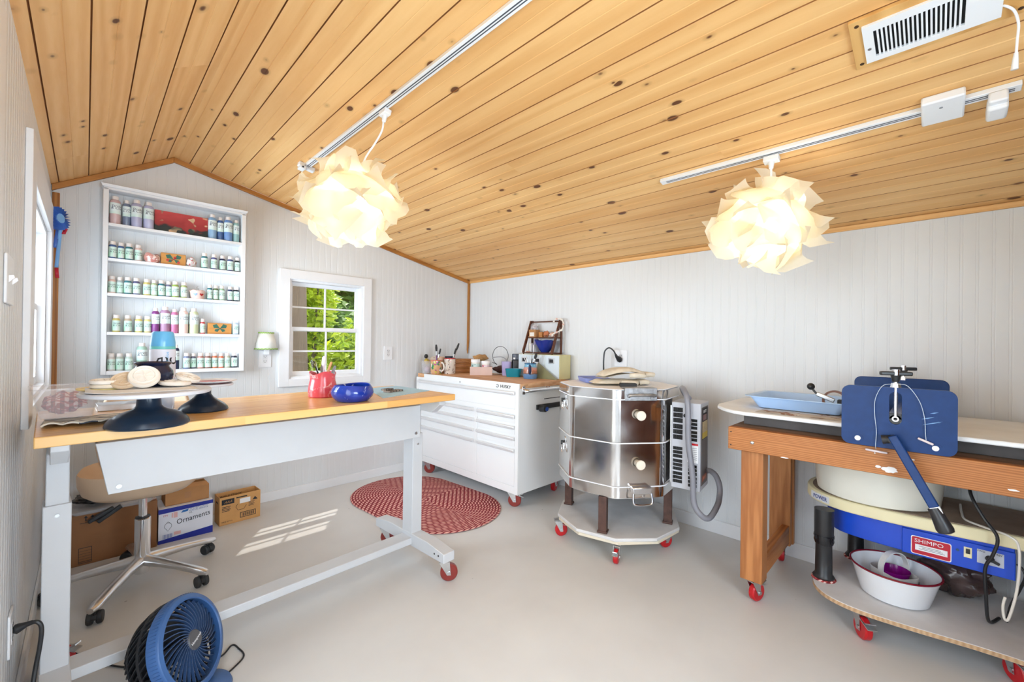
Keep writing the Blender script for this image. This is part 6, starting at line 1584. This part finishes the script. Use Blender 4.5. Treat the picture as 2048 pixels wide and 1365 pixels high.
# ------------------------------------------------------------------ wall shelf and its paints
SY = 3.70; SX0, SX1 = .066, .846
SH = thing('wall_shelf', 'white five-tier wall shelf crowded with paint bottles on the gable wall', 'shelf', (0, 0, 0))
g = G(); g.box(SX0, SX0+.026, SY, Y1-.001, 1.063, 2.245); obj('side_panel', g, M_trimw, SH, bev=.002)
g = G(); g.box(SX1-.026, SX1, SY, Y1-.001, 1.063, 2.245); obj('side_panel', g, M_trimw, SH, bev=.002)
g = G(); g.box(SX0+.002, SX1-.002, SY, Y1-.001, 2.237, 2.252); g.hexa([(SX0-.004, SY-.006, 2.252), (SX1+.004, SY-.006, 2.252), (SX1+.004, Y1-.001, 2.252), (SX0-.004, Y1-.001, 2.252), (SX0-.012, SY-.014, 2.270), (SX1+.012, SY-.014, 2.270), (SX1+.012, Y1-.001, 2.270), (SX0-.012, Y1-.001, 2.270)]); obj('crown', g, M_trimw, SH, bev=.002)
shz = []
for z in (2.028, 1.806, 1.584, 1.336, 1.0875):
    g = G(); g.box(SX0+.0262, SX1-.0262, SY+.002, Y1-.001, z-.019 if z > 1.2 else 1.063, z); obj('shelf_board', g, M_trimw, SH, bev=.001); shz.append(z+.0004)
M_cap = plain('cap_white', W(236, 228, 224), .4, var=.02)
b = NB('paint_label', W(140, 200, 170), .45); X = b.sep(b.co())
nz = b.noise(b.vmul(b.co(), (30, 30, 14)), 1.0, 2)
b.set('Base Color', b.mix(b.ramp(nz, [(.4, (0, 0, 0)), (.62, (1, 1, 1))]), b.ramp(b.m('MULTIPLY', X[2], 9), [(.2, W(176, 226, 196)), (.45, W(196, 230, 214)), (.8, W(226, 238, 240))]), W(224, 236, 232)))
M_label = b.mat
M_txt = plain('label_text_navy', W(40, 44, 84), .5)
M_liq0 = plain('paint_liquid', (.5, .5, .5), .3)
SIZES = {'s': (.0195, .111), 't': (.0165, .108), 'b': (.0275, .180), 'm': (.0205, .168)}
_bm = {}
def bottle_meshes(k):
    if k in _bm: return _bm[k]
    r, h = SIZES[k]; cap = h*.20 if k in 'st' else h*.13
    hb = h-cap
    o1 = lobj('body', [(0, 0), (r*.92, 0), (r, h*.025), (r, hb*.88), (r*.9, hb*.96), (r*.66, hb), (0, hb)], M_liq0, None, 22)
    rc = r*.78 if k in 'st' else r*.60
    g = G(); n = 40; prof = [(0, hb), (rc, hb), (rc, h-.002), (rc-.002, h), (0, h)]
    g.lathe(prof, n); 
    for i, p in enumerate(g.v):
        if (i//len(prof)) % 2 and math.hypot(p.x, p.y) > rc-.0015: g.v[i] = V((p.x*.96, p.y*.96, p.z))
    o2 = obj('cap', g, M_cap)
    l0, l1 = (h*.08, hb*.84) if k in 'st' else (h*.36, hb*.86)
    o3 = lobj('label', [(r*1.004, l0), (r*1.014, l0+.001), (r*1.014, l1-.001), (r*1.004, l1)], M_label, None, 22)
    zc = l0+(l1-l0)*.62
    gs = G()
    for s_, zz, sz in (('Stroke', zc+.006, .0155), ('& Coat', zc-.007, .0155)):
        t_ = letters(s_, sz*(r/.0195), ext=.0001, shear=.2)
        for p in t_.v:
            a = -PI/2+.28+p.x/r; p_ = V(((r*1.018)*math.cos(a), (r*1.018)*math.sin(a), zz+p.y)); gs.v.append(p_)
        b0 = len(gs.v)-len(t_.v); gs.f += [tuple(i+b0 for i in f) for f in t_.f]; gs.m += t_.m
    o4 = obj('lettering', gs, M_txt, flat=True)
    _bm[k] = (o1, o2, o3, o4); return _bm[k]
_liq = {}
def liquid(rgb):
    if rgb not in _liq: _liq[rgb] = plain('paint_%d_%d_%d' % rgb, W(*rgb), .3, var=.05)
    return _liq[rgb]
ORD = ['first', 'second', 'third', 'fourth', 'fifth', 'sixth', 'seventh', 'eighth', 'ninth', 'tenth', 'eleventh', 'twelfth', 'thirteenth', 'fourteenth', 'fifteenth']
ROW = ['top', 'second', 'middle', 'fourth', 'bottom']
_first = set()
def bottle(x, y, z, k, rgb, label, group, turn):
    ms = bottle_meshes(k)
    root = thing('paint_bottle', label, 'bottle', (x, y, z), turn, group)
    parts = []
    for i, m_ in enumerate(ms[:3]):
        c = m_ if k not in _first else m_.copy()
        if k in _first: C.objects.link(c)
        c.parent = root; parts.append(c)
    t_ = ms[3] if k not in _first else ms[3].copy()
    if k in _first: C.objects.link(t_)
    t_.parent = parts[2]
    parts[0].material_slots[0].link = 'OBJECT'; parts[0].material_slots[0].material = liquid(rgb)
    _first.add(k)
GRY, LAV, PNK, BLU, SKY, NVY, TEA, GRN, YEL, MAU, OLV, ORG, RED, PCH = (196, 190, 196), (176, 176, 206), (206, 176, 176), (70, 100, 150), (140, 176, 210), (36, 44, 80), (60, 120, 130), (120, 160, 120), (206, 190, 110), (170, 130, 160), (176, 190, 150), (206, 120, 80), (190, 80, 80), (226, 196, 186)
SHELF = [
 [(.123, 'b', PNK, 'pinkish grey'), (.178, 'm', (120, 134, 160), 'slate blue'), (.2265, 'b', LAV, 'grey lavender'), (.287, 'b', (186, 186, 216), 'pale lavender'), (.642, 'b', SKY, 'pale sky blue'), (.6905, 'm', BLU, 'deep blue'), (.7385, 'b', (110, 146, 200), 'cornflower blue'), (.7885, 'm', (150, 190, 190), 'pale teal')],
 [(.114, 's', BLU, 'blue'), (.1535, 't', BLU, 'dark blue'), (.193, 's', TEA, 'teal'), (.239, 's', PCH, 'cream'), (.597, 's', TEA, 'dark teal'), (.655, 's', (90, 90, 140), 'violet'), (.7085, 's', NVY, 'navy'), (.755, 's', (60, 70, 120), 'indigo'), (.799, 't', (40, 50, 50), 'near black')],
 [(.1135, 's', PCH, 'peach'), (.1515, 't', (176, 190, 190), 'grey'), (.1895, 's', TEA, 'teal'), (.2315, 's', (90, 90, 130), 'violet grey'), (.284, 's', YEL, 'yellow'), (.3215, 't', OLV, 'olive'), (.360, 's', TEA, 'sea green'), (.3975, 't', (110, 110, 140), 'dusk grey'), (.4345, 's', (150, 170, 80), 'moss green'), (.4825, 's', (170, 180, 120), 'light olive'), (.6315, 't', TEA, 'blue green'), (.6675, 't', (90, 110, 70), 'forest green'), (.7055, 's', (150, 180, 150), 'mint'), (.757, 't', NVY, 'navy'), (.7955, 's', (40, 50, 60), 'charcoal')],
 [(.137, 's', YEL, 'yellow'), (.193, 's', (196, 176, 150), 'tan'), (.246, 's', (220, 206, 120), 'lemon'), (.290, 's', (210, 196, 130), 'straw'), (.331, 'm', (130, 60, 130), 'purple'), (.3815, 'b', MAU, 'mauve'), (.4315, 'm', (190, 110, 150), 'rose'), (.481, 'b', (236, 206, 200), 'pale pink'), (.541, 'b', (206, 214, 176), 'pale green'), (.5925, 't', RED, 'red'), (.7945, 's', (176, 190, 206), 'pale blue')],
 [(.116, 's', (206, 200, 196), 'pale grey'), (.1565, 's', (190, 200, 190), 'grey green'), (.2005, 's', (190, 206, 196), 'light mint'), (.265, 'b', (170, 206, 190), 'mint'), (.442, 'm', NVY, 'dark navy'), (.503, 's', (120, 130, 160), 'blue grey'), (.5425, 't', (90, 90, 110), 'dark grey'), (.5845, 's', (190, 140, 130), 'dusty pink'), (.6265, 's', (150, 110, 100), 'brown'), (.6685, 's', ORG, 'orange'), (.7075, 't', (220, 110, 70), 'bright orange'), (.746, 's', (190, 190, 170), 'putty'), (.790, 's', (40, 40, 60), 'inky black')]]
rb_ = random.Random(12)
for r_, row in enumerate(SHELF):
    for i, (x, k, rgb, nm) in enumerate(row):
        size = {'s': 'small', 't': 'slim small', 'b': 'large', 'm': 'tall slim'}[k]
        bottle(x, 3.738+rb_.uniform(-.004, .012), shz[r_], k, rgb, '%s %s paint bottle, %s from the left on the %s shelf tier' % (size, nm, ORD[i], ROW[r_]), 'paint bottles on the %s tier of the wall shelf' % ROW[r_], R(rb_.uniform(-14, 14)))
# painted blocks and little pots among the bottles
b = NB('red_abstract_painting', W(176, 50, 50), .5); X = b.sep(b.co()); co = b.co()
n1 = b.noise(b.vmul(co, (9, 1, 14)), 1.0, 2, .5, .6)
base = b.ramp(b.m('ADD', b.m('MULTIPLY', X[2], 4.2), b.m('MULTIPLY', n1, .55)), [(.0, W(30, 50, 40)), (.44, W(24, 30, 30)), (.50, W(150, 34, 36)), (.9, W(196, 66, 66))])
n2 = b.noise(b.vmul(co, (16, 1, 16)), 1.0, 1)
b.set('Base Color', b.mix(b.ramp(n2, [(.60, (0, 0, 0)), (.63, (1, 1, 1))]), base, b.ramp(n1, [(.4, W(226, 190, 150)), (.6, W(40, 60, 50))]))); M_art = b.mat
g = G(); g.box(0, .297, -.008, .008, 0, .143)
single('abstract_painting', g, M_art, 'long red and dark green abstract painting standing on the top tier of the shelf', 'painting', loc=(.3175, 3.745, shz[0]), bev=.001)
M_blk1 = wood('block_wood', W(206, 146, 76), W(170, 108, 48), ax=0, scale=3, rough=.5)
def wing(parent, cx, cz, s, mat, mat2, y):
    for sx in (-1, 1):
        for sz, ll in ((1, 1.0), (-1, .75)):
            pts = [(cx, cz), (cx+sx*s*.45*ll, cz+sz*s*.75*ll), (cx+sx*s*1.0*ll, cz+sz*s*.55*ll), (cx+sx*s*.85*ll, cz+sz*s*.1)]
            g = G(); g.prism(pts, 0, .0008); g.v = [V((p.x, y-p.z, p.y)) for p in g.v]; obj('painted_wing', g, mat, parent, flat=True)
    g = G(); g.tube([(cx-s*.3, y-.0012, cz-s*.25), (cx+s*.3, y-.0012, cz+s*.25)], .0022, 6); obj('painted_body', g, mat2, parent, flat=True)
M_pgrn = plain('paint_dark_green', W(40, 96, 80), .5)
for x0, w_, h_, z, lab in ((.353, .135, .078, shz[1], 'wooden block painted with green and maroon shapes on the second tier of the wall shelf'), (.622, .145, .080, shz[3], 'wooden block painted with a dark green butterfly on the fourth tier of the wall shelf')):
    B = thing('painted_block', lab, 'block', (x0, 3.735, z)); g = G(); g.box(0, w_, -.012, .012, 0, h_); obj('block', g, M_blk1, B, bev=.002)
    wing(B, w_*.5, h_*.5, h_*.55, M_pgrn, M_redrim if z == shz[1] else M_pgrn, -.0122)
    if z == shz[1]:
        for cx, cz in ((.035, .03), (.075, .05), (.095, .02)):
            g = G(); g.cyl((cx, -.0132, cz), (cx, -.014, cz), .008, n=14); obj('painted_dot', g, M_redrim, B, flat=True)
M_pinkp = glaze('pinkish_pot', W(214, 160, 150), W(246, 226, 220), 20, .5, .3, W(190, 110, 100))
g = wob([(0, 0), (.03, 0), (.042, .02), (.043, .04), (.034, .058), (.028, .060), (.036, .04), (.034, .018), (0, .008)], 36, 2, .06)
single('clay_pot', g, M_pinkp, 'small pinkish pinch pot on the second tier of the wall shelf', 'pot', loc=(.3085, 3.742, shz[1]))
M_redw = glaze('red_white_pot', W(236, 224, 220), W(190, 50, 60), 30, .56, .3)
single('clay_figure', lump((0, 0, .034), (.028, .026, .036), 61, .3), M_redw, 'small red and white lumpy clay figure on the second tier of the wall shelf', 'figurine', loc=(.522, 3.74, shz[1]))
HP = thing('clay_pot', 'pink pot painted with hearts and a little metal hook on the middle shelf tier', 'pot', (.560, 3.74, shz[2]))
obj('body', wob([(0, 0), (.034, 0), (.040, .01), (.043, .045), (.046, .056), (.043, .060), (.038, .05), (.036, .012), (0, .008)], 36, 5, .03), plain('pale_pink_clay', W(226, 190, 180), .35), HP)
for dx, m_ in ((-.018, plain('heart_blue', W(120, 150, 210), .4)), (.018, M_redrim)):
    g = G(); pts = [(dx+.00075*16*math.sin(t)**3, .03+.00075*(13*math.cos(t)-5*math.cos(2*t)-2*math.cos(3*t)-math.cos(4*t))) for t in [2*PI*i/24 for i in range(24)]]
    g.prism(pts, 0, .001); g.v = [V((p.x, -.0435+abs(p.x)*.15-p.z+.35*(p.x**2)/.04, p.y)) for p in g.v]; obj('painted_heart', g, m_, HP, flat=True)
g = G(); g.tube(smoothpath([(0, 0, .02), (0, 0, .062), (.008, 0, .078), (0, 0, .088), (-.008, 0, .080)], 5), .0014, 6); obj('hook', g, M_zinc, HP)

# ------------------------------------------------------------------ behind the viewer
CBD = thing('added_cupboard', 'tall dark brown cupboard added behind the viewer for the kiln steel to reflect', 'cupboard', (1.30, YF+.002, 0))  # unseen, added to give the kiln steel something dark to mirror
g = G(); g.box(0, 1.3, 0, .40, 0, 1.95); obj('body', g, M_darkwood, CBD, bev=.004)
for x0 in (.01, .655):
    g = G(); g.box(x0, x0+.635, .4, .42, .05, 1.93); d_ = obj('door', g, M_darkwood, CBD, bev=.003)
    g = G(); g.sphere((.60 if x0 < .1 else .70, .435, 1.0), .016, 14, 10); obj('knob', g, M_zinc, d_)
